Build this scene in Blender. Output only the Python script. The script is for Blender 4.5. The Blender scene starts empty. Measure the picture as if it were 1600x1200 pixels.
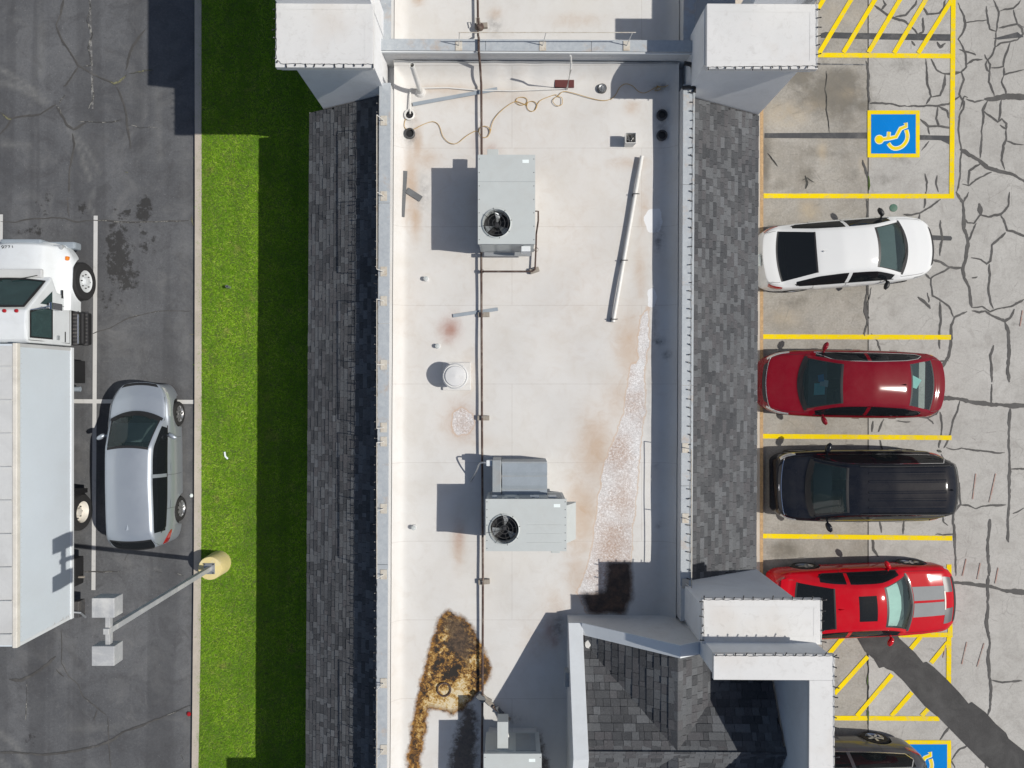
import bpy, bmesh, math, random
import numpy as np
from mathutils import Vector, Matrix, noise as mnoise

random.seed(7)
rng = np.random.default_rng(11)
SC = bpy.context.scene
COL = SC.collection

# ------------------------------------------------------------------ camera, sky, sun, exposure
H = 20.9                      # drone height above the ground
F = 1149.0                    # focal length in pixels of the 1600 px wide photograph
cam_d = bpy.data.cameras.new("camera")
cam_d.sensor_width = 36.0
cam_d.lens = 36.0 * F / 1600.0
cam_d.clip_start = 0.1
cam_d.clip_end = 4000.0
cam = bpy.data.objects.new("camera", cam_d)
cam.location = (0, 0, H)
COL.objects.link(cam)
SC.camera = cam

SUN_EL = math.radians(50.2)
SUN_AZ = math.radians(6.3)    # shadows run to -X and slightly to +Y
world = bpy.data.worlds.new("World")
SC.world = world
world.use_nodes = True
wn = world.node_tree
sky = wn.nodes.new("ShaderNodeTexSky")
sky.sky_type = 'NISHITA'
sky.sun_disc = False
sky.ozone_density = 0.8
sky.dust_density = 1.6
sky.sun_elevation = SUN_EL
sky.sun_rotation = math.radians(90) + SUN_AZ
wn.links.new(sky.outputs[0], wn.nodes["Background"].inputs[0])
wn.nodes["Background"].inputs[1].default_value = 0.088

sun_d = bpy.data.lights.new("sun", 'SUN')
sun_d.energy = 4.6
sun_d.angle = math.radians(0.5)
sun_d.color = (1.0, 0.955, 0.88)
sun = bpy.data.objects.new("sun", sun_d)
dvec = Vector((-math.cos(SUN_EL) * math.cos(SUN_AZ), math.cos(SUN_EL) * math.sin(SUN_AZ), -math.sin(SUN_EL)))
sun.rotation_euler = dvec.to_track_quat('-Z', 'Y').to_euler()
sun.location = (15, -2, 25)
COL.objects.link(sun)

SC.view_settings.view_transform = 'Standard'
SC.view_settings.look = 'None'
SC.view_settings.gamma = 1.0
SC.view_settings.use_curve_mapping = False
SC.view_settings.exposure = -0.23
SC.render.engine = 'CYCLES'
SC.cycles.max_bounces = 8
SC.cycles.transparent_max_bounces = 12
SC.cycles.use_denoising = True

# ------------------------------------------------------------------ helpers
ROT = -0.0055                 # the building stands a third of a degree off the frame

def P(px, py, z=0.0):
    """point of the place seen at a photograph pixel, at height z"""
    d = (H - z) / F
    return Vector(((px - 800.0) * d, (600.0 - py) * d, z))

def B(px, py, z=0.0):
    """the same in the building's own frame"""
    p = P(px, py, z)
    c, s = math.cos(-ROT), math.sin(-ROT)
    return Vector((c * p.x - s * p.y, s * p.x + c * p.y, z))

def tag(o, label=None, cat=None, group=None, kind=None):
    if label: o["label"] = label
    if cat: o["category"] = cat
    if group: o["group"] = group
    if kind: o["kind"] = kind
    return o

ORG = {}
def empty(name, loc=(0, 0, 0), rz=0.0):
    o = bpy.data.objects.new(name, None)
    o.location = loc
    o.rotation_euler = (0, 0, rz)
    o.empty_display_size = 0.2
    COL.objects.link(o)
    ORG[o.name] = Vector(loc)
    return o

def link(name, me, mat=None, parent=None, smooth=False):
    if mat is not None and not me.materials: me.materials.append(mat)
    o = bpy.data.objects.new(name, me)
    COL.objects.link(o)
    if parent is not None: o.parent = parent
    if smooth:
        me.polygons.foreach_set("use_smooth", [True] * len(me.polygons))
        me.set_sharp_from_angle(angle=math.radians(smooth if smooth > 1 else 42))
    return o

def mk(name, verts, faces, mat, parent=None, smooth=False, world=True, fix=True):
    """one mesh object; world coordinates are turned into those of the parent thing"""
    off = Vector((0, 0, 0))
    if parent is not None and world:
        q = parent
        while q.parent is not None: q = q.parent
        off = ORG.get(q.name, Vector((0, 0, 0)))
    me = bpy.data.meshes.new(name)
    me.from_pydata([tuple(Vector(v) - off) for v in verts], [], faces)
    if fix:
        bm = bmesh.new(); bm.from_mesh(me)
        bmesh.ops.recalc_face_normals(bm, faces=bm.faces)
        bm.to_mesh(me); bm.free()
    me.update()
    return link(name, me, mat, parent, smooth)

class MB:
    """collects simple shapes into one mesh"""
    def __init__(s): s.v = []; s.f = []
    def add(s, v, f):
        n = len(s.v); s.v += [tuple(p) for p in v]; s.f += [tuple(i + n for i in q) for q in f]; return s
    def prism(s, poly, z0, z1):
        n = len(poly)
        za = z0 if hasattr(z0, '__len__') else [z0] * n
        zb = z1 if hasattr(z1, '__len__') else [z1] * n
        v = [(p[0], p[1], za[i]) for i, p in enumerate(poly)] + [(p[0], p[1], zb[i]) for i, p in enumerate(poly)]
        f = [tuple(range(n))[::-1], tuple(range(n, 2 * n))]
        f += [(i, (i + 1) % n, n + (i + 1) % n, n + i) for i in range(n)]
        return s.add(v, f)
    def box(s, x0, x1, y0, y1, z0, z1):
        return s.prism([(x0, y0), (x1, y0), (x1, y1), (x0, y1)], z0, z1)
    def obox(s, c, ex, ey, ez, hx, hy, hz):
        c = Vector(c); v = []
        for k in (-1, 1):
            for a, b in ((-1, -1), (1, -1), (1, 1), (-1, 1)):
                v.append(c + ex * hx * a + ey * hy * b + ez * hz * k)
        return s.add(v, [(3, 2, 1, 0), (4, 5, 6, 7), (0, 1, 5, 4), (1, 2, 6, 5), (2, 3, 7, 6), (3, 0, 4, 7)])
    def tube(s, pts, r, n=8, cap=True):
        pts = [Vector(p) for p in pts]
        rr = r if hasattr(r, '__len__') else [r] * len(pts)
        rings = []
        up = Vector((0, 0, 1))
        for i, p in enumerate(pts):
            t = (pts[min(i + 1, len(pts) - 1)] - pts[max(i - 1, 0)])
            if t.length < 1e-9: t = Vector((1, 0, 0))
            t.normalize()
            a = t.cross(up)
            if a.length < 1e-3: a = t.cross(Vector((0, 1, 0)))
            a.normalize(); b = a.cross(t)
            rings.append([p + (a * math.cos(q) + b * math.sin(q)) * rr[i] for q in [2 * math.pi * k / n for k in range(n)]])
        v = [q for ring in rings for q in ring]; f = []
        for i in range(len(rings) - 1):
            for k in range(n):
                f.append((i * n + k, i * n + (k + 1) % n, (i + 1) * n + (k + 1) % n, (i + 1) * n + k))
        if cap: f += [tuple(range(n))[::-1], tuple(range(len(v) - n, len(v)))]
        return s.add(v, f)
    def lathe(s, c, prof, n=24, axis='z'):
        """prof: list of (radius, height) swept about an axis through c"""
        c = Vector(c); v = []; f = []
        for r, h in prof:
            for k in range(n):
                a = 2 * math.pi * k / n
                if axis == 'z': v.append(c + Vector((r * math.cos(a), r * math.sin(a), h)))
                elif axis == 'y': v.append(c + Vector((r * math.cos(a), h, r * math.sin(a))))
                else: v.append(c + Vector((h, r * math.cos(a), r * math.sin(a))))
        for i in range(len(prof) - 1):
            for k in range(n):
                f.append((i * n + k, i * n + (k + 1) % n, (i + 1) * n + (k + 1) % n, (i + 1) * n + k))
        return s.add(v, f)
    def ribbon(s, pts, w, z=None):
        pts = [Vector(p) for p in pts]; n = len(pts)
        ww = w if hasattr(w, '__len__') else [w] * n
        v = []
        for i, p in enumerate(pts):
            t = pts[min(i + 1, n - 1)] - pts[max(i - 1, 0)]
            t.z = 0
            if t.length < 1e-9: t = Vector((1, 0, 0))
            t.normalize(); m = Vector((-t.y, t.x, 0)) * ww[i] * 0.5
            v += [p + m, p - m]
        return s.add(v, [(2 * i, 2 * i + 1, 2 * i + 3, 2 * i + 2) for i in range(n - 1)])
    def build(s, name, mat, parent=None, smooth=False, bevel=0.0, world=True, fix=True):
        o = mk(name, s.v, s.f, mat, parent, smooth, world, fix)
        if bevel > 0:
            bm = bmesh.new(); bm.from_mesh(o.data)
            eds = [e for e in bm.edges if len(e.link_faces) == 2 and e.calc_face_angle(0) > 0.5]
            bmesh.ops.bevel(bm, geom=eds, offset=bevel, segments=2, affect='EDGES', profile=0.6)
            bm.to_mesh(o.data); bm.free()
        return o

def smooth_path(pts, sub=6):
    """Catmull-Rom through points"""
    p = [Vector(q) for q in pts]; out = []
    for i in range(len(p) - 1):
        a, b, c, d = p[max(i - 1, 0)], p[i], p[i + 1], p[min(i + 2, len(p) - 1)]
        for k in range(sub):
            t = k / sub
            out.append(0.5 * ((2 * b) + (c - a) * t + (2 * a - 5 * b + 4 * c - d) * t * t + (3 * b - a - 3 * c + d) * t ** 3))
    out.append(p[-1])
    return out

# ------------------------------------------------------------------ materials
def new_mat(name):
    m = bpy.data.materials.new(name); m.use_nodes = True
    nt = m.node_tree
    return m, nt, nt.nodes["Principled BSDF"]

class NT:
    """short hand for shader nodes"""
    def __init__(s, nt): s.nt = nt; s.n = nt.nodes; s.l = nt.links
    def node(s, kind, **kw):
        n = s.n.new(kind)
        for k, v in kw.items(): setattr(n, k, v)
        return n
    def put(s, sock, val):
        if isinstance(val, bpy.types.NodeSocket): s.l.new(val, sock)
        elif hasattr(val, '__len__') and len(val) == 3 and sock.type == 'RGBA': sock.default_value = (*val, 1)
        else: sock.default_value = val
    def coord(s, kind="Object"):
        return s.node("ShaderNodeTexCoord").outputs[kind]
    def pos(s):
        return s.node("ShaderNodeNewGeometry").outputs["Position"]
    def noise(s, vec, scale, detail=4, rough=0.6, dist=0.0, out="Fac"):
        n = s.node("ShaderNodeTexNoise")
        s.put(n.inputs["Vector"], vec); n.inputs["Scale"].default_value = scale
        n.inputs["Detail"].default_value = detail; n.inputs["Roughness"].default_value = rough
        n.inputs["Distortion"].default_value = dist
        return n.outputs[out]
    def vor(s, vec, scale, feature='F1', out="Distance", rand=1.0):
        n = s.node("ShaderNodeTexVoronoi"); n.feature = feature
        s.put(n.inputs["Vector"], vec); n.inputs["Scale"].default_value = scale
        n.inputs["Randomness"].default_value = rand
        return n.outputs[out]
    def ramp(s, fac, stops, interp='LINEAR'):
        n = s.node("ShaderNodeValToRGB"); n.color_ramp.interpolation = interp
        e = n.color_ramp.elements
        while len(e) < len(stops): e.new(0.5)
        for i, (p, c) in enumerate(stops):
            e[i].position = p
            e[i].color = (c, c, c, 1) if not hasattr(c, '__len__') else (*c, 1)
        s.put(n.inputs[0], fac)
        return n.outputs[0]
    def math(s, op, a, b=0.0, clamp=False):
        n = s.node("ShaderNodeMath", operation=op); n.use_clamp = clamp
        s.put(n.inputs[0], a); s.put(n.inputs[1], b)
        return n.outputs[0]
    def mix(s, fac, a, b, mode='MIX'):
        n = s.node("ShaderNodeMix", data_type='RGBA', blend_type=mode)
        s.put(n.inputs[0], fac); s.put(n.inputs[6], a); s.put(n.inputs[7], b)
        return n.outputs[2]
    def attr(s, name, out="Fac"):
        return s.node("ShaderNodeAttribute", attribute_name=name).outputs[out]
    def scale(s, vec, v):
        n = s.node("ShaderNodeVectorMath", operation='MULTIPLY')
        s.put(n.inputs[0], vec); n.inputs[1].default_value = v
        return n.outputs[0]
    def bump(s, h, strength=0.3, dist=0.02):
        n = s.node("ShaderNodeBump"); n.inputs["Strength"].default_value = strength
        n.inputs["Distance"].default_value = dist; s.put(n.inputs["Height"], h)
        return n.outputs[0]

def plain(name, col, rough=0.6, metal=0.0, var=0.12, scale=3.0, bump=0.0, dirt=None, dirt_amt=0.0, coat=0.0, spec=None):
    """a paint, metal or plastic with uneven tone, fine grain and optional dirt"""
    m, nt, b = new_mat(name); N = NT(nt)
    c = N.coord()
    n1 = N.noise(c, scale, 5, 0.65)
    n2 = N.noise(c, scale * 14, 3, 0.6)
    f = N.math('ADD', N.math('MULTIPLY', n1, 0.7), N.math('MULTIPLY', n2, 0.3))
    lo = tuple(x * (1 - var) for x in col); hi = tuple(min(1, x * (1 + var)) for x in col)
    out = N.ramp(f, [(0.3, lo), (0.7, hi)])
    if dirt is not None:
        d = N.noise(c, scale * 0.7, 6, 0.7, 0.6)
        out = N.mix(N.math('MULTIPLY', N.ramp(d, [(0.48, 0.0), (0.68, 1.0)]), dirt_amt), out, dirt)
    N.put(b.inputs["Base Color"], out)
    b.inputs["Roughness"].default_value = rough
    b.inputs["Metallic"].default_value = metal
    if coat > 0:
        b.inputs["Coat Weight"].default_value = coat
        b.inputs["Coat Roughness"].default_value = 0.04
    if spec is not None: b.inputs["Specular IOR Level"].default_value = spec
    if bump > 0:
        N.put(b.inputs["Normal"], N.bump(n2, bump, 0.01))
    return m

def car_paint(name, col, metal=0.0, rough=0.35, flake=0.0):
    m, nt, b = new_mat(name); N = NT(nt)
    c = N.coord()
    dust = N.noise(c, 2.2, 6, 0.7)
    base = N.mix(N.math('MULTIPLY', N.ramp(dust, [(0.42, 0.0), (0.75, 1.0)]), 0.025), col, (0.42, 0.39, 0.34))
    N.put(b.inputs["Base Color"], base)
    b.inputs["Metallic"].default_value = metal
    N.put(b.inputs["Roughness"], N.ramp(dust, [(0.3, rough), (0.8, rough + 0.15)]))
    b.inputs["Coat Weight"].default_value = 0.7
    b.inputs["Coat Roughness"].default_value = 0.06
    b.inputs["Specular IOR Level"].default_value = 0.0
    return m

def glass_mat(name, tint=(0.34, 0.42, 0.42), dark=0.0):
    m = bpy.data.materials.new(name); m.use_nodes = True
    nt = m.node_tree; N = NT(nt); nt.nodes.clear()
    out = N.node("ShaderNodeOutputMaterial")
    tr = N.node("ShaderNodeBsdfTransparent"); tr.inputs[0].default_value = (*tint, 1)
    gl = N.node("ShaderNodeBsdfGlossy"); gl.inputs["Roughness"].default_value = 0.02
    fr = N.node("ShaderNodeFresnel"); fr.inputs[0].default_value = 1.6
    mx = N.node("ShaderNodeMixShader")
    N.l.new(fr.outputs[0], mx.inputs[0]); N.l.new(tr.outputs[0], mx.inputs[1]); N.l.new(gl.outputs[0], mx.inputs[2])
    df = N.node("ShaderNodeBsdfDiffuse"); df.inputs[0].default_value = (0.16, 0.25, 0.25, 1) if not dark else (0.02, 0.024, 0.028, 1)  # teal diffuse film paints tint and sky reflection into the clear glass
    m2 = N.node("ShaderNodeMixShader"); m2.inputs[0].default_value = 0.08 if not dark else 0.5
    N.l.new(mx.outputs[0], m2.inputs[1]); N.l.new(df.outputs[0], m2.inputs[2])
    N.l.new(m2.outputs[0], out.inputs[0])
    return m

M = {}
M['glass'] = glass_mat('window_glass', (0.66, 0.8, 0.78))
M['tint_glass'] = glass_mat('tinted_glass', (0.09, 0.1, 0.105), 1.0)
M['rubber'] = plain('tyre_rubber', (0.022, 0.022, 0.023), 0.85, bump=0.3)
M['black'] = plain('black_plastic', (0.015, 0.015, 0.016), 0.5)
M['trim'] = plain('dark_trim', (0.03, 0.03, 0.033), 0.4)
M['chrome'] = plain('chrome', (0.75, 0.76, 0.78), 0.14, 1.0, var=0.05)
M['alloy'] = plain('alloy_wheel', (0.55, 0.56, 0.57), 0.32, 0.8, dirt=(0.12, 0.1, 0.08), dirt_amt=0.3)
M['lamp'] = plain('headlight_lens', (0.55, 0.57, 0.58), 0.08, 0.4, coat=1.0)
M['tail'] = plain('tail_light_lens', (0.35, 0.01, 0.012), 0.12, coat=1.0)
M['amber'] = plain('amber_lens', (0.75, 0.22, 0.02), 0.2, coat=1.0)
M['seat'] = plain('seat_cloth', (0.05, 0.052, 0.055), 0.9)
M['seat_grey'] = plain('grey_seat_cloth', (0.2, 0.21, 0.21), 0.9)
M['dash'] = plain('dashboard', (0.13, 0.14, 0.145), 0.7)
M['paper'] = plain('paper', (0.78, 0.85, 0.84), 0.7, var=0.06)
M['aqua'] = plain('aqua_paper', (0.35, 0.9, 0.92), 0.6)
M['bluebag'] = plain('blue_bag', (0.1, 0.4, 0.75), 0.5)
M['white_steel'] = plain('white_painted_steel', (0.66, 0.69, 0.71), 0.45, var=0.04, dirt=(0.4, 0.38, 0.35), dirt_amt=0.12)
M['van_side'] = plain('white_box_panel', (0.6, 0.66, 0.71), 0.4, var=0.03, scale=0.8, dirt=(0.5, 0.5, 0.5), dirt_amt=0.12)
M['van_roof'] = plain('grey_box_roof', (0.52, 0.53, 0.53), 0.55, var=0.08, scale=0.8, dirt=(0.38, 0.38, 0.38), dirt_amt=0.4)
M['cream'] = plain('cream_rail', (0.66, 0.63, 0.57), 0.5, dirt=(0.4, 0.36, 0.3), dirt_amt=0.3)
M['steel'] = plain('galvanised_steel', (0.42, 0.44, 0.46), 0.42, 0.7, dirt=(0.25, 0.23, 0.2), dirt_amt=0.3)
M['hvac'] = plain('grey_painted_cabinet', (0.47, 0.50, 0.495), 0.5, var=0.04, dirt=(0.42, 0.42, 0.4), dirt_amt=0.3)
M['hvac_dark'] = plain('dark_cabinet_panel', (0.28, 0.31, 0.33), 0.5, dirt=(0.3, 0.2, 0.12), dirt_amt=0.25)
M['lamp_grey'] = plain('grey_lamp_paint', (0.38, 0.39, 0.40), 0.5, dirt=(0.6, 0.6, 0.58), dirt_amt=0.8, scale=2.2)
M['rust'] = plain('rusty_pipe', (0.07, 0.042, 0.034), 0.8, var=0.4, scale=5, dirt=(0.28, 0.24, 0.2), dirt_amt=0.6)
M['pvc'] = plain('white_pvc', (0.66, 0.655, 0.63), 0.4, var=0.05, dirt=(0.5, 0.42, 0.33), dirt_amt=0.3)
M['wood'] = plain('weathered_wood', (0.3, 0.27, 0.23), 0.9, var=0.25, scale=6, dirt=(0.1, 0.07, 0.05), dirt_amt=0.5)
M['cord'] = plain('yellow_cord', (0.45, 0.29, 0.09), 0.7)
M['iron'] = plain('dark_drain_iron', (0.06, 0.06, 0.062), 0.6, dirt=(0.2, 0.18, 0.16), dirt_amt=0.5)
M['maroon'] = plain('maroon_board', (0.1, 0.022, 0.02), 0.6)
M['stucco'] = plain('white_stucco', (0.74, 0.75, 0.76), 0.85, var=0.05, scale=1.5, bump=0.25, dirt=(0.55, 0.54, 0.52), dirt_amt=0.3)
M['blue_grey'] = plain('blue_grey_strip', (0.27, 0.31, 0.35), 0.6)  # own blue grey of the metal strips and duct panels
M['plate'] = plain('rusty_white_plate', (0.52, 0.49, 0.43), 0.7, var=0.15, scale=8, dirt=(0.35, 0.25, 0.15), dirt_amt=0.6)
M['char'] = plain('charcoal_strip', (0.13, 0.135, 0.14), 0.7, var=0.2)

def cap_metal():
    m, nt, b = new_mat('parapet_cap_metal'); N = NT(nt); p = N.pos()
    n = N.noise(p, 1.7, 6, 0.7); n2 = N.noise(p, 9, 5, 0.7)
    c = N.ramp(n2, [(0.3, (0.33, 0.36, 0.39)), (0.7, (0.43, 0.46, 0.48))])
    c = N.mix(N.ramp(n, [(0.56, 0.0), (0.74, 0.75)]), c, (0.42, 0.3, 0.2))
    c = N.mix(N.ramp(N.noise(p, 26, 4, 0.7), [(0.64, 0.0), (0.7, 0.8)]), c, (0.6, 0.58, 0.53))
    N.put(b.inputs["Base Color"], c); b.inputs["Roughness"].default_value = 0.55
    return m
M['cap'] = cap_metal()

def cap_white():
    m, nt, b = new_mat('white_cap_membrane'); N = NT(nt); p = N.pos()
    n = N.noise(p, 1.1, 6, 0.72, 0.5); n2 = N.noise(p, 6, 6, 0.75, 0.8)
    c = N.ramp(n, [(0.25, (0.585, 0.588, 0.585)), (0.75, (0.645, 0.645, 0.64))])
    c = N.mix(N.ramp(n2, [(0.53, 0.0), (0.74, 0.65)]), c, (0.45, 0.44, 0.425))
    c = N.mix(N.ramp(N.noise(p, 0.7, 3, 0.6), [(0.56, 0.0), (0.72, 0.4)]), c, (0.53, 0.48, 0.43))
    N.put(b.inputs["Base Color"], c); b.inputs["Roughness"].default_value = 0.6
    N.put(b.inputs["Normal"], N.bump(n2, 0.12, 0.02))
    return m
M['capw'] = cap_white()

def membrane():
    m, nt, b = new_mat('white_roof_membrane'); N = NT(nt); p = N.pos()
    big = N.noise(p, 0.55, 5, 0.65, 0.4); mid = N.noise(p, 3.2, 7, 0.72, 0.7); fine = N.noise(p, 40, 4, 0.7)
    c = N.ramp(big, [(0.28, (0.55, 0.53, 0.495)), (0.5, (0.59, 0.58, 0.56)), (0.75, (0.62, 0.62, 0.61))])
    c = N.mix(N.ramp(mid, [(0.5, 0.0), (0.78, 0.5)]), c, (0.51, 0.48, 0.44))
    c = N.mix(N.ramp(fine, [(0.62, 0.0), (0.72, 0.22)]), c, (0.44, 0.42, 0.4))
    # sheet laps
    br = N.node("ShaderNodeTexBrick"); N.put(br.inputs["Vector"], p)
    br.inputs["Scale"].default_value = 1.0; br.inputs["Mortar Size"].default_value = 0.012
    br.inputs["Brick Width"].default_value = 6.1; br.inputs["Row Height"].default_value = 1.85
    br.inputs["Mortar Smooth"].default_value = 0.6
    br.inputs["Color1"].default_value = (0, 0, 0, 1); br.inputs["Color2"].default_value = (0, 0, 0, 1); br.inputs["Mortar"].default_value = (1, 1, 1, 1)
    c = N.mix(N.math('MULTIPLY', br.outputs["Color"], N.math('MULTIPLY', mid, 0.8)), c, (0.40, 0.375, 0.35))
    # traffic scuffs
    sc = N.vor(N.scale(p, (1.0, 0.35, 1.0)), 9.0, 'DISTANCE_TO_EDGE')
    c = N.mix(N.math('MULTIPLY', N.ramp(sc, [(0.0, 0.22), (0.02, 0.0)]), N.ramp(mid, [(0.5, 0.0), (0.6, 1.0)])), c, (0.5, 0.47, 0.44))
    # tan rust water marks
    wob = N.math('MULTIPLY', N.math('SUBTRACT', mid, 0.5), 0.9)
    tan = N.math('ADD', N.attr('tan'), N.math('MULTIPLY', wob, N.ramp(N.attr('tan'), [(0.0, 0.0), (0.3, 1.0)])), True)
    c = N.mix(N.math('MULTIPLY', tan, 0.95), c, (0.45, 0.33, 0.235))
    pink = N.math('ADD', N.attr('pink'), N.math('MULTIPLY', wob, N.ramp(N.attr('pink'), [(0.0, 0.0), (0.3, 1.0)])), True)
    c = N.mix(pink, c, (0.35, 0.205, 0.165))
    # dry pond with flaking coating
    sp = N.noise(p, 22, 6, 0.8); sp2 = N.noise(p, 55, 4, 0.75); reg = N.noise(p, 1.6, 4, 0.6)
    edge = N.math('ADD', N.attr('pond'), N.math('MULTIPLY', N.math('SUBTRACT', N.noise(p, 2.6, 10, 0.72), 0.5), 0.95))
    pm = N.ramp(edge, [(0.44, 0.0), (0.56, 1.0)])
    pc = N.ramp(reg, [(0.35, (0.6, 0.595, 0.595)), (0.5, (0.54, 0.51, 0.5)), (0.64, (0.44, 0.355, 0.31))])
    pc = N.mix(N.math('MULTIPLY', N.ramp(sp, [(0.44, 0.0), (0.6, 0.85)]), N.ramp(N.noise(p, 3.1, 5, 0.7), [(0.36, 0.4), (0.55, 1.0)])), pc, (0.84, 0.84, 0.845))
    pc = N.mix(N.ramp(sp2, [(0.5, 0.0), (0.64, 0.7)]), pc, (0.24, 0.225, 0.225))
    pc = N.mix(N.math('MULTIPLY', N.attr('pondbrown'), N.ramp(sp, [(0.4, 0.95), (0.62, 0.3)])), pc, (0.33, 0.19, 0.11))
    c = N.mix(pm, c, pc)
    rim = N.ramp(edge, [(0.34, 0.0), (0.44, 0.8), (0.5, 0.0)])
    c = N.mix(rim, c, (0.5, 0.36, 0.26))
    wh = N.math('ADD', N.attr('white'), N.math('MULTIPLY', N.math('SUBTRACT', N.noise(p, 9, 5, 0.7), 0.5), 0.35))
    c = N.mix(N.ramp(wh, [(0.48, 0.0), (0.52, 0.9)]), c, (0.74, 0.755, 0.77))
    so = N.math('MULTIPLY', N.attr('soot'), N.ramp(N.noise(p, 6, 9, 0.75), [(0.38, 0.0), (0.58, 1.0)]))
    c = N.mix(so, c, (0.06, 0.058, 0.06))
    # black wet patch, with the shadow across it painted in
    bk = N.math('ADD', N.attr('wet_shadow'), N.math('MULTIPLY', N.math('SUBTRACT', N.noise(p, 2.4, 10, 0.7), 0.5), 0.6))
    c = N.mix(N.ramp(bk, [(0.26, 0.0), (0.42, 0.55), (0.6, 0.97)]), c, N.ramp(N.noise(p, 6, 8, 0.75), [(0.4, (0.022, 0.013, 0.009)), (0.66, (0.09, 0.05, 0.03))]))
    # algae and rusty mud under the south unit
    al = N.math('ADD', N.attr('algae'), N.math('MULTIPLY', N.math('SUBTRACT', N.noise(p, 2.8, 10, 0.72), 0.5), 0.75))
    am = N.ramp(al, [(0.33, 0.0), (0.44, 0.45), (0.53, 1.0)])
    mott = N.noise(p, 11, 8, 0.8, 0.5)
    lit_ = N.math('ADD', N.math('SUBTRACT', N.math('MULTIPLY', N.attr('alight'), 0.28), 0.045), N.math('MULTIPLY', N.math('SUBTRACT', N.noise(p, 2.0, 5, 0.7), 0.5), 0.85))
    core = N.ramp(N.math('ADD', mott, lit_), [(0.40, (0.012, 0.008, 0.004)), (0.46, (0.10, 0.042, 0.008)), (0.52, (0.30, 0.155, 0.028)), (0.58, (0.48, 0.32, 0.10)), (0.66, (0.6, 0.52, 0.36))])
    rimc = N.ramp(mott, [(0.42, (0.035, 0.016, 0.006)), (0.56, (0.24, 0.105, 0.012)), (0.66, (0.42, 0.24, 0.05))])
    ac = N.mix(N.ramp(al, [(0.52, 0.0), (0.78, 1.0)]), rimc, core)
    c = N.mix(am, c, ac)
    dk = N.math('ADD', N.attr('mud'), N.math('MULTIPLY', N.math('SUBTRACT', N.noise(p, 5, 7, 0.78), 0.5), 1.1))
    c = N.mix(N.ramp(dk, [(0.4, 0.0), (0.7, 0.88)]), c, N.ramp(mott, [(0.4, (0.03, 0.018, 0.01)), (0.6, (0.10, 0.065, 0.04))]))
    N.put(b.inputs["Base Color"], c)
    b.inputs["Roughness"].default_value = 0.62
    wr = N.noise(N.scale(p, (0.5, 1.0, 1.0)), 2.4, 3, 0.5, 0.8)
    h = N.math('ADD', N.math('MULTIPLY', wr, 1.0), N.math('MULTIPLY', mid, 0.3))
    N.put(b.inputs["Normal"], N.bump(h, 0.22, 0.05))
    return m
M['membrane'] = membrane()

def shingle(name, field):
    m, nt, b = new_mat(name); N = NT(nt); p = N.pos()
    if field: r = N.node("ShaderNodeNewGeometry").outputs["Random Per Island"]
    else: r = N.node("ShaderNodeObjectInfo").outputs["Random"]
    c = N.ramp(r, [(0.0, (0.05, 0.053, 0.059)), (0.3, (0.074, 0.078, 0.085)), (0.5, (0.092, 0.09, 0.097)), (0.7, (0.112, 0.118, 0.126)), (0.9, (0.128, 0.135, 0.144)), (1.0, (0.15, 0.158, 0.17))])
    g = N.noise(p, 90, 3, 0.8)
    c = N.mix(0.5, c, N.ramp(g, [(0.3, 0.3), (0.7, 0.95)]), 'MULTIPLY')
    w = N.noise(p, 1.2, 5, 0.7)
    c = N.mix(N.ramp(w, [(0.45, 0.0), (0.75, 0.3)]), c, (0.145, 0.147, 0.15))
    g2 = N.noise(p, 26, 4, 0.8)
    c = N.mix(N.ramp(g2, [(0.32, 0.35), (0.5, 0.0)]), c, (0.03, 0.031, 0.034))
    c = N.mix(N.ramp(g2, [(0.56, 0.0), (0.72, 0.35)]), c, (0.2, 0.205, 0.215))
    N.put(b.inputs["Base Color"], c); b.inputs["Roughness"].default_value = 0.92
    N.put(b.inputs["Normal"], N.bump(g, 0.5, 0.01))
    return m
M['shingle'] = shingle('roof_shingle', False)
M['shingle_field'] = shingle('roof_shingle_field', True)
M['felt'] = plain('roof_felt', (0.03, 0.03, 0.033), 0.95)

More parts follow.
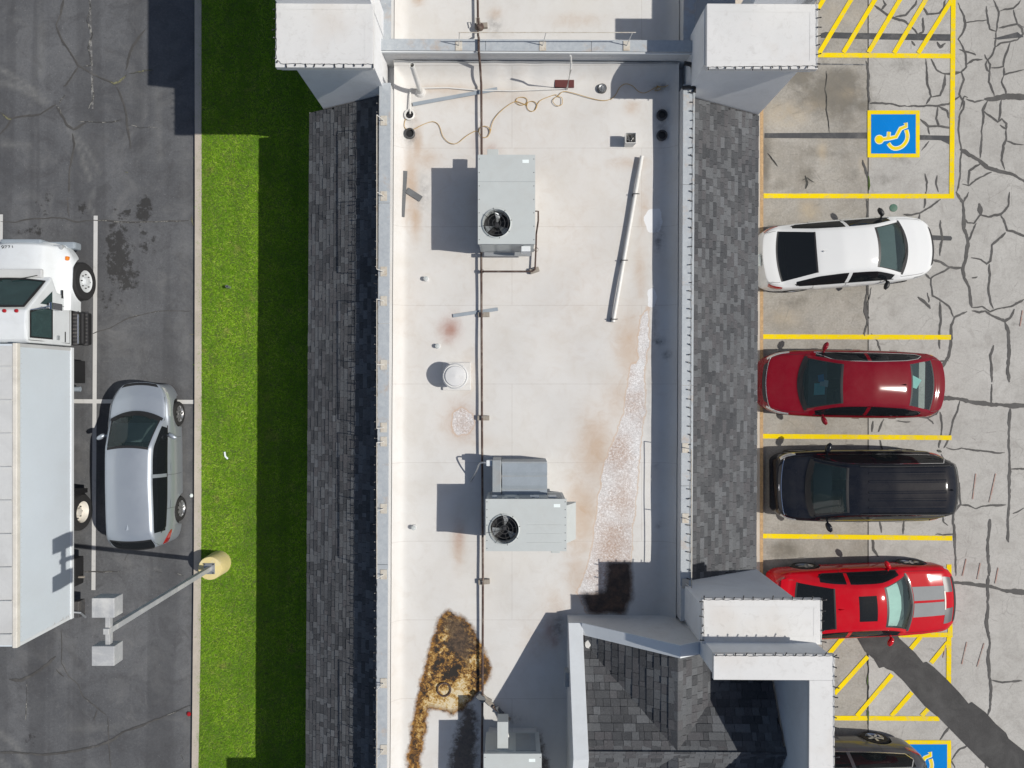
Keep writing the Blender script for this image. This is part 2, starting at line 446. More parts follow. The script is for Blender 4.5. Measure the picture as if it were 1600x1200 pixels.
def asphalt():
    m, nt, b = new_mat('sealed_asphalt'); N = NT(nt); p = N.pos()
    big = N.noise(p, 0.35, 5, 0.6, 0.6); mid = N.noise(p, 1.6, 6, 0.7, 1.0); fine = N.noise(p, 60, 3, 0.8)
    c = N.ramp(big, [(0.3, (0.074, 0.077, 0.084)), (0.7, (0.126, 0.13, 0.138))])
    c = N.mix(N.ramp(mid, [(0.35, 0.6), (0.52, 0.0)]), c, (0.062, 0.062, 0.066))
    c = N.mix(N.ramp(mid, [(0.58, 0.0), (0.8, 0.5)]), c, (0.19, 0.187, 0.182))
    c = N.mix(N.math('MULTIPLY', N.ramp(fine, [(0.3, 1.0), (0.5, 0.0)]), 0.45), c, (0.035, 0.035, 0.037))
    c = N.mix(N.ramp(fine, [(0.6, 0.0), (0.75, 0.5)]), c, (0.2, 0.2, 0.2))
    gr = N.noise(p, 16, 4, 0.8)
    c = N.mix(N.ramp(gr, [(0.3, 0.4), (0.5, 0.0)]), c, (0.045, 0.045, 0.048))
    c = N.mix(N.ramp(gr, [(0.55, 0.0), (0.75, 0.4)]), c, (0.2, 0.2, 0.2))
    cl = N.noise(p, 0.8, 6, 0.7, 1.5)
    c = N.mix(N.ramp(cl, [(0.5, 0.0), (0.7, 0.4)]), c, (0.17, 0.17, 0.17))
    spk = N.vor(p, 7.0); c = N.mix(N.ramp(spk, [(0.028, 0.8), (0.04, 0.0)]), c, (0.5, 0.5, 0.48))
    # sealer lanes along the kerb
    lane = N.noise(N.scale(p, (1.0, 0.04, 1.0)), 1.6, 3, 0.5)
    c = N.mix(N.ramp(lane, [(0.42, 0.35), (0.5, 0.0)]), c, (0.045, 0.046, 0.05))
    # oil and wet drips, tyre scuffs
    ol = N.math('ADD', N.attr('oil'), N.math('MULTIPLY', N.math('SUBTRACT', N.noise(p, 4.5, 6, 0.72), 0.5), 1.5))
    c = N.mix(N.math('MULTIPLY', N.ramp(ol, [(0.5, 0.0), (0.62, 0.8)]), N.ramp(N.attr('oil'), [(0.05, 0.0), (0.2, 1.0)])), c, (0.022, 0.021, 0.02))
    sc = N.math('MULTIPLY', N.attr('scuff'), N.ramp(N.noise(p, 6, 6, 0.75), [(0.3, 0.2), (0.65, 1.0)]))
    c = N.mix(N.math('MULTIPLY', sc, 0.55), c, (0.24, 0.24, 0.23))
    N.put(b.inputs["Base Color"], c); b.inputs["Roughness"].default_value = 0.85
    N.put(b.inputs["Normal"], N.bump(fine, 0.5, 0.01))
    return m
M['asphalt'] = asphalt()

def concrete():
    m, nt, b = new_mat('old_concrete'); N = NT(nt); p = N.pos()
    big = N.noise(p, 0.4, 5, 0.65, 0.5); mid = N.noise(p, 2.0, 7, 0.72, 0.8); fine = N.noise(p, 70, 3, 0.8)
    c = N.ramp(big, [(0.3, (0.355, 0.345, 0.325)), (0.7, (0.455, 0.445, 0.422))])
    c = N.mix(N.ramp(mid, [(0.3, 0.6), (0.52, 0.0)]), c, (0.26, 0.247, 0.228))
    c = N.mix(N.ramp(mid, [(0.6, 0.0), (0.8, 0.5)]), c, (0.49, 0.475, 0.45))
    c = N.mix(N.ramp(fine, [(0.3, 0.5), (0.48, 0.0)]), c, (0.16, 0.15, 0.14))
    c = N.mix(N.ramp(fine, [(0.6, 0.0), (0.78, 0.4)]), c, (0.55, 0.53, 0.5))
    gr = N.noise(p, 17, 5, 0.8)
    c = N.mix(N.ramp(gr, [(0.3, 0.45), (0.5, 0.0)]), c, (0.22, 0.21, 0.195))
    c = N.mix(N.ramp(gr, [(0.56, 0.0), (0.75, 0.4)]), c, (0.56, 0.54, 0.51))
    old = N.ramp(N.noise(p, 0.9, 7, 0.72, 0.6), [(0.3, (0.175, 0.167, 0.15)), (0.5, (0.27, 0.26, 0.238)), (0.72, (0.37, 0.357, 0.33))])
    old = N.mix(N.ramp(gr, [(0.34, 0.5), (0.5, 0.0)]), old, (0.15, 0.14, 0.125))
    old = N.mix(N.ramp(gr, [(0.54, 0.0), (0.72, 0.5)]), old, (0.5, 0.48, 0.44))
    c = N.mix(N.math('MULTIPLY', N.attr('slab'), 0.85), c, old)
    dk = N.math('ADD', N.attr('dark'), N.math('MULTIPLY', N.math('SUBTRACT', N.noise(p, 3, 7, 0.75), 0.5), 0.9))
    c = N.mix(N.math('MULTIPLY', N.ramp(dk, [(0.35, 0.0), (0.75, 0.8)]), N.ramp(N.attr('dark'), [(0.03, 0.0), (0.2, 1.0)])), c, (0.10, 0.095, 0.083))
    tn = N.math('MULTIPLY', N.attr('tan'), N.ramp(N.noise(p, 2.5, 6, 0.7), [(0.3, 0.3), (0.6, 1.0)]))
    c = N.mix(N.math('MULTIPLY', tn, 0.7), c, (0.42, 0.34, 0.23))
    ck = N.vor(N.mix(0.12, p, N.noise(p, 3, 4, 0.6, 0, "Color"), 'ADD'), 0.9, 'DISTANCE_TO_EDGE')
    c = N.mix(N.math('MULTIPLY', N.ramp(ck, [(0.0, 0.5), (0.014, 0.0)]), N.ramp(mid, [(0.48, 0.0), (0.62, 1.0)])), c, (0.12, 0.112, 0.1))
    ck2 = N.vor(N.mix(0.1, p, N.noise(p, 5, 4, 0.6, 0, "Color"), 'ADD'), 2.3, 'DISTANCE_TO_EDGE')
    c = N.mix(N.math('MULTIPLY', N.ramp(ck2, [(0.0, 0.35), (0.03, 0.0)]), N.ramp(N.noise(p, 0.6, 4, 0.6), [(0.56, 0.0), (0.66, 1.0)])), c, (0.14, 0.13, 0.118))
    N.put(b.inputs["Base Color"], c); b.inputs["Roughness"].default_value = 0.9
    N.put(b.inputs["Normal"], N.bump(fine, 0.35, 0.01))
    return m
M['concrete'] = concrete()
M['sealant'] = plain('crack_sealant', (0.062, 0.06, 0.058), 0.75, var=0.25, scale=2.0, dirt=(0.13, 0.125, 0.12), dirt_amt=0.5)
M['thin_crack'] = plain('open_crack', (0.02, 0.02, 0.02), 0.95, dirt=(0.2, 0.2, 0.17), dirt_amt=0.4)
M['patch'] = plain('asphalt_patch', (0.042, 0.041, 0.041), 0.85, var=0.35, scale=1.6, bump=0.5, dirt=(0.1, 0.1, 0.098), dirt_amt=0.4)
M['blackout'] = plain('blackout_paint', (0.05, 0.052, 0.056), 0.8, var=0.2, dirt=(0.2, 0.19, 0.18), dirt_amt=0.35)

def road_paint(name, col, wear, dirtc, amt=0.75, lo=0.56, hi=0.72):
    m, nt, b = new_mat(name); N = NT(nt); p = N.pos()
    n = N.noise(p, 5, 7, 0.78, 0.6); n2 = N.noise(p, 0.8, 4, 0.6)
    c = N.ramp(n2, [(0.3, tuple(x * 0.88 for x in col)), (0.7, col)])
    c = N.mix(N.math('MULTIPLY', N.ramp(n, [(lo, 0.0), (hi, 1.0)]), amt), c, wear)
    c = N.mix(N.ramp(N.noise(p, 40, 4, 0.8), [(0.62, 0.0), (0.7, 0.6)]), c, dirtc)
    N.put(b.inputs["Base Color"], c); b.inputs["Roughness"].default_value = 0.8
    b.inputs["Specular IOR Level"].default_value = 0.08
    return m
M['yellow'] = road_paint('yellow_line_paint', (0.80, 0.60, 0.004), (0.56, 0.45, 0.14), (0.35, 0.29, 0.1), 0.85, 0.5, 0.64)
M['white_line'] = road_paint('white_line_paint', (0.58, 0.58, 0.57), (0.34, 0.34, 0.33), (0.14, 0.14, 0.14), 0.8)
M['white_worn'] = road_paint('worn_white_paint', (0.26, 0.26, 0.255), (0.11, 0.11, 0.112), (0.1, 0.1, 0.1), 1.0, 0.42, 0.52)
M['blue'] = road_paint('blue_marking_paint', (0.001, 0.19, 0.58), (0.03, 0.25, 0.55), (0.1, 0.25, 0.4), 0.3)
M['outline'] = road_paint('pale_outline_paint', (0.72, 0.75, 0.6), (0.5, 0.5, 0.3), (0.4, 0.4, 0.3), 0.4)
M['red_mark'] = road_paint('red_chalk', (0.40, 0.26, 0.22), (0.37, 0.34, 0.31), (0.36, 0.33, 0.3), 0.9, 0.45, 0.6)
M['kerb'] = plain('kerb_concrete', (0.46, 0.41, 0.35), 0.9, var=0.12, scale=2.0, bump=0.3, dirt=(0.3, 0.27, 0.22), dirt_amt=0.4)
M['edge'] = plain('brown_edge_concrete', (0.42, 0.28, 0.15), 0.9, var=0.3, scale=14, bump=0.4, dirt=(0.2, 0.14, 0.09), dirt_amt=0.4)
M['pedestal'] = plain('yellow_painted_concrete', (0.68, 0.57, 0.27), 0.8, var=0.1, scale=2.0, bump=0.25, dirt=(0.66, 0.62, 0.52), dirt_amt=0.7)
M['soil'] = plain('lawn_soil', (0.085, 0.13, 0.022), 0.95, var=0.4, scale=5)

def grass():
    m, nt, b = new_mat('lawn_grass'); N = NT(nt); p = N.pos()
    r = N.node("ShaderNodeNewGeometry").outputs["Random Per Island"]
    c = N.ramp(r, [(0.0, (0.09, 0.19, 0.008)), (0.4, (0.165, 0.34, 0.012)), (0.8, (0.265, 0.46, 0.026)), (0.95, (0.37, 0.52, 0.06)), (1.0, (0.48, 0.48, 0.16))])
    n = N.noise(p, 0.9, 5, 0.65); n2 = N.noise(p, 4.0, 5, 0.7)
    c = N.mix(N.ramp(n, [(0.35, 0.6), (0.55, 0.0)]), c, (0.09, 0.22, 0.014))
    c = N.mix(N.ramp(n2, [(0.56, 0.0), (0.74, 0.55)]), c, (0.30, 0.34, 0.06))
    n3 = N.noise(p, 1.7, 4, 0.6)
    c = N.mix(N.ramp(n3, [(0.62, 0.0), (0.72, 0.6)]), c, (0.34, 0.31, 0.1))
    mw = N.noise(N.scale(p, (2.2, 0.12, 1.0)), 1.0, 2, 0.5)
    c = N.mix(N.ramp(mw, [(0.44, 0.22), (0.5, 0.0)]), c, (0.07, 0.16, 0.01))
    N.put(b.inputs["Base Color"], c); b.inputs["Roughness"].default_value = 0.6
    b.inputs["Specular IOR Level"].default_value = 0.1
    return m
M['grass'] = grass()

# ------------------------------------------------------------------ masks for stains, laid out on the surfaces themselves
def to_px(x, y, z):
    d = (H - z) / F
    return 800 + x / d, 600 - y / d

def sd_poly(px, py, poly):
    """signed distance to a polygon, negative inside (numpy)"""
    d = np.full(px.shape, 1e9); ins = np.zeros(px.shape, bool)
    n = len(poly)
    for i in range(n):
        ax, ay = poly[i]; bx, by = poly[(i + 1) % n]
        ex, ey = bx - ax, by - ay
        t = np.clip(((px - ax) * ex + (py - ay) * ey) / (ex * ex + ey * ey + 1e-9), 0, 1)
        d = np.minimum(d, np.hypot(px - ax - t * ex, py - ay - t * ey))
        cond = ((ay > py) != (by > py)) & (px < (bx - ax) * (py - ay) / (by - ay + 1e-12) + ax)
        ins ^= cond
    return np.where(ins, -d, d)

def poly_mask(px, py, polys, soft):
    m = np.zeros(px.shape)
    for p in polys:
        m = np.maximum(m, np.clip(0.5 - sd_poly(px, py, p) / (2 * soft), 0, 1))
    return m

def blob_mask(px, py, blobs):
    m = np.zeros(px.shape)
    for cx, cy, rx, ry, a in blobs:
        m = np.maximum(m, a * np.exp(-(((px - cx) / rx) ** 2 + ((py - cy) / ry) ** 2)))
    return m

def line_mask(px, py, lines):
    m = np.zeros(px.shape)
    for pts, w, a in lines:
        for (ax, ay), (bx, by) in zip(pts[:-1], pts[1:]):
            ex, ey = bx - ax, by - ay
            t = np.clip(((px - ax) * ex + (py - ay) * ey) / (ex * ex + ey * ey + 1e-9), 0, 1)
            d = np.hypot(px - ax - t * ex, py - ay - t * ey)
            m = np.maximum(m, a * np.exp(-(d / w) ** 2))
    return m

def grid(name, xs, ys, zf, mat, parent=None, masks=None, keep=None, smooth=True):
    X, Y = np.meshgrid(xs, ys)
    Z = zf(X, Y) if callable(zf) else np.full(X.shape, float(zf))
    nx, ny = len(xs), len(ys)
    v = np.stack([X.ravel(), Y.ravel(), Z.ravel()], 1)
    i = (np.arange(ny - 1)[:, None] * nx + np.arange(nx - 1)[None, :]).ravel()
    f = np.stack([i, i + 1, i + nx + 1, i + nx], 1)
    if keep is not None:
        cx = (xs[:-1] + xs[1:]) / 2; cy = (ys[:-1] + ys[1:]) / 2
        CX, CY = np.meshgrid(cx, cy); f = f[keep(CX, CY).ravel()]
    me = bpy.data.meshes.new(name)
    me.from_pydata(v.tolist(), [], f.tolist())
    if masks:
        px, py = to_px(v[:, 0], v[:, 1], v[:, 2])
        for k, fn in masks.items():
            a = me.attributes.new(k, 'FLOAT', 'POINT')
            a.data.foreach_set("value", fn(px, py).astype(np.float32))
    me.update()
    return link(name, me, mat, parent, smooth)

def axis(lo, f0, f1, hi, step):
    return np.concatenate([np.linspace(lo, f0, 7)[:-1], np.arange(f0, f1, step), np.linspace(f1, hi, 7)])

# ------------------------------------------------------------------ ground, lots, kerb, lawn
o = mk("ground", [(-1500, -1500, -0.05), (1500, -1500, -0.05), (1500, 1500, -0.05), (-1500, 1500, -0.05)], [(0, 1, 2, 3)],
       plain('ground_earth', (0.09, 0.085, 0.075), 0.95, var=0.3, scale=0.2), fix=False)
tag(o, kind="structure")

OIL = [(185, 400, 30, 90, 0.75), (225, 330, 22, 40, 0.7), (200, 435, 35, 30, 0.7), (230, 380, 20, 40, 0.6), (70, 325, 40, 22, 0.5), (50, 360, 50, 18, 0.55),
       (50, 1155, 30, 18, 0.55), (165, 470, 30, 40, 0.5), (130, 325, 14, 30, 0.6), (120, 1000, 14, 25, 0.45), (75, 310, 10, 22, 0.6), (200, 331, 8, 6, 1.0), (226, 318, 10, 8, 1.0)]
SCUFF = [([(0, 108), (40, 130), (72, 160)], 4, 1.0), ([(0, 128), (35, 138), (70, 160)], 5, 0.9), ([(105, 195), (125, 235), (140, 280)], 3, 1.0), ([(115, 205), (140, 240), (155, 270)], 3, 0.8),
         ([(65, 40), (64, 115)], 6, 0.5), ([(5, 225), (45, 228)], 5, 0.7), ([(0, 1145), (25, 1165), (45, 1198)], 5, 0.9), ([(0, 1188), (12, 1199)], 5, 0.9),
         ([(246, 135), (250, 250)], 5, 0.5), ([(100, 690), (135, 697)], 5, 0.4), ([(145, 300), (140, 325), (148, 335)], 3, 0.7), ([(185, 1135), (110, 1140)], 6, 0.4), ([(288, 215), (292, 1200)], 7, 0.28)]
lot = grid("asphalt_lot", axis(-120, -16.5, -8.6, -5.0, 0.1), axis(-120, -12, 12, 120, 0.1), 0.0, M['asphalt'],
           masks={'oil': lambda a, b: blob_mask(a, b, OIL), 'scuff': lambda a, b: line_mask(a, b, SCUFF)})
tag(lot, kind="structure")

DARK = [(1310, 130, 50, 30, 1.0), (1345, 165, 30, 16, .8), (1270, 240, 60, 22, .55), (1330, 275, 30, 25, .5), (1320, 640, 60, 10, .35), (1300, 1060, 40, 40, .4), (1440, 270, 40, 14, .4), (1560, 60, 20, 30, .25), (1300, 150, 75, 45, 0.9), (1250, 115, 40, 30, 0.9), (1405, 100, 40, 25, 0.5), (1320, 180, 30, 30, 0.6), (1280, 70, 60, 20, 0.45), (1195, 250, 14, 60, 0.8), (1260, 275, 20, 20, 0.7),
        (1380, 280, 40, 20, 0.45), (1240, 470, 45, 15, 0.6), (1225, 860, 35, 20, 0.8), (1360, 560, 6, 30, 0.6), (1290, 225, 30, 8, 0.4), (1340, 1010, 12, 60, 0.4), (1550, 420, 35, 40, 0.3),
        (1480, 440, 25, 20, 0.4), (1410, 250, 40, 15, 0.45), (1220, 290, 25, 15, 0.6), (1480, 180, 30, 40, 0.3), (1330, 480, 30, 20, 0.25), (1570, 1030, 25, 20, 0.3)]
TAN = [(1225, 180, 45, 25, 0.8), (1265, 330, 18, 25, 1.0), (1350, 255, 8, 14, 1.0), (1285, 235, 8, 20, 0.9), (1225, 495, 35, 20, 0.6), (1270, 165, 25, 12, 0.6), (1320, 20, 60, 25, 0.5), (1240, 665, 50, 20, 0.4), (1330, 145, 25, 12, 0.5)]
cm = {'dark': lambda a, b: blob_mask(a, b, DARK), 'tan': lambda a, b: blob_mask(a, b, TAN)}
JX = P(1356.5, 600).x
apron = grid("concrete_apron", np.concatenate([[5.0], np.arange(6.6, JX - 0.015, 0.1), [JX - 0.015]]), axis(-120, -12, 12, 120, 0.1), 0.0, M['concrete'], masks={'dark': lambda a, b: np.maximum(blob_mask(a, b, DARK), 0.3), 'tan': lambda a, b: np.maximum(blob_mask(a, b, TAN), 0.18), 'slab': lambda a, b: np.ones(a.shape)})
tag(apron, kind="structure")
elot = grid("parking_lot", np.concatenate([[JX + 0.012], np.arange(JX + 0.1, 16.5, 0.1), np.linspace(16.6, 120, 7)]), axis(-120, -12, 12, 120, 0.1), 0.002, M['concrete'], masks=cm)
tag(elot, kind="structure")

def edge_line(tab, z, ext=60):
    pts = [P(x, y, z) for x, y in tab]
    a = pts[0].copy(); a.y = ext; b = pts[-1].copy(); b.y = -ext
    return [a] + pts + [b]
KL = edge_line([(304, 0), (304.5, 300), (304, 600), (303, 860), (301.5, 1000), (299.5, 1200)], 0.12)
KR = edge_line([(314.5, 0), (314.5, 300), (314.5, 600), (314, 860), (313, 1000), (309.5, 1200)], 0.12)
mb = MB()
for i in range(len(KL) - 1):
    q = [KL[i], KR[i], KR[i + 1], KL[i + 1]]
    mb.prism([(p.x, p.y) for p in q], -0.04, 0.12)
kerb = tag(mb.build("kerb", M['kerb']), kind="structure")
gut = MB(); gut.ribbon([p + Vector((-0.022, 0, 0.004 - p.z)) for p in KL], 0.045)
gut.build("gutter_crack", M['thin_crack'], kerb, fix=False)

WX = -4.62   # west wall of the building
xs = np.array([0, 0.25, 0.5, 0.75, 1.0])
v = []; f = []
KR2 = []
for a, b in zip(KR[:-1], KR[1:]):
    for t in np.linspace(0, 1, 9)[:-1]: KR2.append(a.lerp(b, t))
KR2.append(KR[-1])
for p in KR2:
    for t in xs: v.append((p.x + (WX + 0.1 - p.x) * t, p.y, 0.09))
for i in range(len(KR2) - 1):
    for k in range(4): f.append((i * 5 + k, i * 5 + k + 1, i * 5 + 6 + k, i * 5 + 5 + k))
lawn = tag(mk("lawn", v, f, M['soil'], fix=False), kind="structure")

# grass blades, one mass nobody could count
def kerb_x(y):
    ys = np.array([p.y for p in KR]); xx = np.array([p.x for p in KR])
    return np.interp(y, ys[::-1], xx[::-1])
NB = 240000
gy = rng.uniform(-11.6, 11.6, NB)
gx0 = kerb_x(gy) - 0.02 - 0.07 * rng.random(NB) ** 3 * (1 + np.sin(gy * 5.3) + .6 * np.sin(gy * 13))
gx = gx0 + rng.random(NB) * (WX + 0.3 - gx0)
clump = np.array([mnoise.noise(Vector((x * 2.2, y * 2.2, 0))) for x, y in zip(gx, gy)])
hh = 0.035 + 0.022 * rng.random(NB) + 0.014 * clump
an = rng.uniform(0, 2 * np.pi, NB); lean = hh * rng.uniform(0.8, 2.6, NB); wd = rng.uniform(0.004, 0.009, NB)
base = np.stack([gx, gy, np.full(NB, 0.085)], 1)
side = np.stack([-np.sin(an), np.cos(an), np.zeros(NB)], 1) * wd[:, None]
tip = base + np.stack([np.cos(an) * lean, np.sin(an) * lean, hh], 1)
V = np.empty((NB, 3, 3)); V[:, 0] = base - side; V[:, 1] = base + side; V[:, 2] = tip
me = bpy.data.meshes.new("grass")
me.vertices.add(NB * 3); me.vertices.foreach_set("co", V.ravel())
me.loops.add(NB * 3); me.loops.foreach_set("vertex_index", np.arange(NB * 3, dtype=np.int32))
me.polygons.add(NB); me.polygons.foreach_set("loop_start", np.arange(0, NB * 3, 3, dtype=np.int32))
me.update(calc_edges=True)
g = link("grass", me, M['grass'])
tag(g, "short mown green grass of the strip between kerb and building", "grass", kind="stuff")

# walkway under the east eaves
wk = MB(); wk.prism([(4.2, -60), (P(1186, 600, .1).x, -60), (P(1188.5, 600, .1).x, 60), (4.2, 60)], -0.04, 0.10)
walk = tag(wk.build("walkway", M['kerb']), kind="structure")
eg = MB(); eg.prism([(P(1186.2, 600, .1).x, -60), (P(1192.6, 600, .1).x - 0.03, -60), (P(1194, 600, .1).x, 60), (P(1188.7, 600, .1).x, 60)], -0.03, 0.104)
eg.build("walkway_edge", M['edge'], walk)

# ------------------------------------------------------------------ crack sealant and thin cracks
def jitter(pts, amp, step=0.06):
    out = []
    for a, b in zip(pts[:-1], pts[1:]):
        n = max(1, int((b - a).length / step))
        for k in range(n):
            q = a.lerp(b, k / n)
            nz = mnoise.noise_vector(q * 2.3) * amp + mnoise.noise_vector(q * 7.0) * amp * 0.5 + mnoise.noise_vector(q * 19.0) * amp * 0.22
            out.append(Vector((q.x + nz.x, q.y + nz.y, q.z)))
    out.append(pts[-1])
    return out

def seal(parent, ox, oy, polys, w, z=0.0065, mat='sealant', name="crack_sealant", amp=0.035):
    global SEALZ
    for k, pl in enumerate(polys):
        ww = w
        if isinstance(pl[0], (int, float)): ww = pl[0]; pl = pl[1]
        SEALZ += 0.00006
        pts = jitter([P(ox + x / 4, oy + y / 4, z + SEALZ) for x, y in pl], amp)
        n = len(pts)
        wid = []
        for i, p in enumerate(pts):
            e = min(1.0, 0.35 + 0.65 * min(i, n - 1 - i) / 2.0)
            wid.append(ww * e * (0.75 + 0.75 * max(0.0, mnoise.noise(p * 1.7 + Vector((k, 0, 5))) + 0.5) ** 1.3 + 0.35 * mnoise.noise(p * 9) + 0.3 * mnoise.noise(p * 23)))
        mb = MB(); mb.ribbon(pts, [max(0.008, q) for q in wid]); mb.build(name, M[mat], parent, fix=False)
SEALZ = 0.0
RA = [[(1185,20),(1225,100),(1235,140),(1215,210),(1190,245),(1215,290),(1235,350),(1240,420),(1210,450),(1225,490),(1205,540),(1195,590),(1225,640),(1220,680),(1195,720),(1190,800),(1200,870),(1215,940),(1205,1000),(1200,1090),(1180,1200)],
 [(1235,140),(1300,132),(1370,125)], [(1370,40),(1372,130),(1385,185),(1430,200),(1435,150),(1445,80),(1420,20),(1410,0)], [(1445,75),(1480,60),(1530,50),(1570,20),(1580,0)],
 [(1440,180),(1500,165),(1560,150),(1600,170)], [(1530,60),(1550,110),(1560,150),(1590,180),(1595,210),(1560,250),(1510,262),(1460,270),(1420,295)], [(1430,200),(1420,290),(1400,340),(1375,370),(1355,340)],
 [(1375,370),(1360,400),(1370,440),(1385,450),(1380,510),(1400,560),(1415,600)], [(1385,450),(1390,400),(1375,370)], [(1390,425),(1470,415),(1475,370),(1500,310),(1515,262)], [(1475,420),(1475,465),(1540,450),(1600,435)],
 [(1475,465),(1465,510),(1490,570),(1490,600)], (.13, [(1350,620),(1410,622),(1490,600),(1530,598),(1600,610),(1700,620)]), [(1240,620),(1290,640),(1350,625)], [(1370,630),(1345,690),(1350,720),(1340,800),(1335,900),(1325,990)],
 [(1345,690),(1400,730),(1435,760),(1460,740),(1490,770),(1490,810),(1450,780)], [(1460,620),(1450,700),(1440,750)], [(1490,810),(1490,870),(1470,910),(1460,1000),(1480,1060)], [(1490,880),(1540,900),(1600,905)],
 (.085, [(1205,930),(1260,970),(1320,1000),(1370,1050),(1440,1070),(1540,1095),(1600,1130),(1680,1160)]), [(1330,1020),(1260,1070),(1250,1160),(1215,1150)], [(1250,1165),(1300,1120),(1400,1075)], [(985,370),(990,440),(1000,520),(1020,600),(990,650)],
 [(1020,370),(1050,430),(1100,465),(1150,460),(1215,450)], [(1105,470),(1105,530),(1075,600),(1010,610)], [(870,665),(990,655),(1060,660),(1130,650),(1200,600)], [(1060,660),(1050,740),(1070,790),(1150,800)],
 [(950,740),(1000,790),(1070,790)], [(1000,790),(1010,840)], [(1065,665),(1120,690),(1130,740)], [(660,30),(720,70),(760,100),(850,130),(920,190),(935,215),(970,200),(970,110)], [(800,100),(860,95),(920,30),(930,0)],
 [(960,30),(1000,90),(1070,80),(1100,50),(1110,0)], [(1060,260),(1080,300),(1110,270)], [(900,250),(920,285)], [(980,1085),(1000,1140),(990,1200)], [(1060,1090),(1050,1150),(1065,1200)], [(1010,880),(960,940)], [(700,60),(740,30),(720,0)],
 [(1195,310),(1260,330),(1300,345)], [(1240,410),(1280,380),(1340,372)], [(1195,690),(1230,600),(1250,610)]]
RB = [(.075, [(1170,0),(1215,70),(1230,160),(1225,230),(1250,320),(1245,400),(1215,480),(1230,540),(1260,590),(1265,680),(1275,720)]), [(1215,70),(1245,30),(1255,0)],
 [(1230,160),(1250,195),(1290,195),(1330,140),(1380,155),(1460,140),(1500,90),(1510,0)], (.1, [(1320,70),(1330,140)]), [(1305,195),(1270,260),(1250,310)], [(1460,145),(1500,235),(1600,270),(1680,280)],
 [(1490,250),(1400,330),(1390,430),(1370,450),(1330,420),(1270,410)], [(1385,450),(1390,520),(1380,600),(1400,700),(1410,730)], [(1275,720),(1340,720),(1390,750),(1430,730),(1530,710),(1600,670)],
 (.07, [(1275,740),(1320,755),(1360,745),(1390,770),(1440,795),(1480,810),(1510,790),(1540,730)]), (.08, [(1480,815),(1500,880),(1505,1000),(1500,1100),(1510,1190)]), [(1415,955),(1395,1020),(1400,1190)],
 (.07, [(1250,740),(1165,785),(1150,830),(1145,940),(1130,1030),(1080,1110)]), [(1160,780),(1130,720),(1080,680),(1030,650),(1020,540),(1100,490),(1130,465),(1215,475)], [(975,510),(1020,545)], (.08, [(940,655),(980,690),(1015,730)]),
 [(1000,630),(1005,690)], [(1075,690),(1078,800),(1070,890),(1075,980)], [(1075,175),(1085,290),(1075,400)], [(845,140),(900,145),(950,130),(1020,90),(1080,45)], [(950,135),(945,190)], [(985,0),(975,100)], [(1020,425),(1080,440),(1130,465)],
 [(650,890),(690,940),(705,1000)], [(1050,1065),(1130,1055)], (.07, [(1275,535),(1310,530)])]
RC = [(.12, [(1080,80),(1200,100),(1330,125),(1440,130),(1510,135),(1600,130),(1700,130)]), [(1395,0),(1400,70),(1395,125)], [(1200,110),(1165,210),(1140,310),(1100,400)], [(1075,170),(1090,260),(1070,400)],
 (.06, [(1510,150),(1515,210),(1505,300),(1510,530),(1510,700),(1500,850),(1505,990)]), [(1515,530),(1600,530),(1680,525)], [(1110,400),(1160,415),(1210,400),(1300,410),(1400,425),(1480,430)],
 [(1080,440),(1130,540),(1190,620),(1205,750),(1165,800),(1155,870),(1165,940),(1175,1200)], [(1205,755),(1250,755),(1300,780),(1350,765),(1490,755)], (.075, [(1390,840),(1375,1000),(1385,1200)]), [(1530,810),(1580,790),(1600,775)],
 [(940,210),(1000,215),(1050,190),(1070,160)], [(990,215),(1035,250)], [(800,230),(890,235)], [(730,215),(690,300)], [(660,230),(650,300)], [(1090,820),(1100,860),(1125,885)], [(850,860),(845,940)], [(700,860),(710,930)], [(700,350),(715,420)],
 [(1050,940),(1160,938)], [(650,950),(660,1040),(690,1080)]]
RD = [(.1, [(1150,40),(1250,45),(1380,60),(1480,90),(1600,105),(1700,110)]), (.07, [(1380,0),(1370,80),(1380,200),(1370,300),(1385,420),(1375,520),(1390,650),(1395,800),(1375,870)]), [(1400,655),(1470,665),(1590,655)],
 [(1135,945),(1075,1025)], [(1255,1060),(1190,1090),(1150,1150)], [(1365,1165),(1360,1200)], [(1145,1150),(1170,1200)]]
seal(elot, 1200, 0, RA, 0.052)
seal(elot, 1200, 300, RB, 0.052)
seal(elot, 1200, 600, RC, 0.048)
seal(elot, 1200, 900, RD, 0.048)
seal(apron, 1200, 0, [[(620,380),(630,470),(625,560),(635,640)], [(640,640),(760,650),(870,665)], [(590,1000),(625,1090),(630,1180)]], 0.05, amp=0.05)
seal(apron, 1200, 0, [(.02, [(365,440),(360,560),(370,700),(385,830)]), (.03, [(0,960),(30,1000),(60,1040)]), (.035, [(230,1100),(245,1140),(235,1180)]), (.03, [(210,1130),(245,1115),(290,1140)])], 0.02, mat='thin_crack', name="open_crack")
seal(apron, 1200, 300, [(.045, [(615,40),(620,250),(612,500),(620,600),(608,700),(625,800),(605,900)]), (.03, [(650,600),(620,700),(635,790)])], 0.05, amp=0.05)
seal(apron, 1200, 900, [(.03, [(620,420),(628,600),(622,760),(630,960)])], 0.03, mat='thin_crack', name="open_crack", amp=0.03)
LA = [[(395,0),(380,90),(345,155),(390,260),(440,330),(490,410),(580,465),(650,500),(720,520)], [(385,280),(410,285)], [(490,420),(450,480),(395,540)], [(730,540),(770,640),(790,760),(805,860),(815,930)], [(905,180),(830,280),(800,370),(785,440)],
 [(0,700),(70,740),(170,720),(250,710),(345,655)], (.05, [(350,670),(420,780),(460,810),(540,765)]), [(450,835),(465,900),(435,1050),(430,1200)], [(70,740),(40,800),(0,840)]]
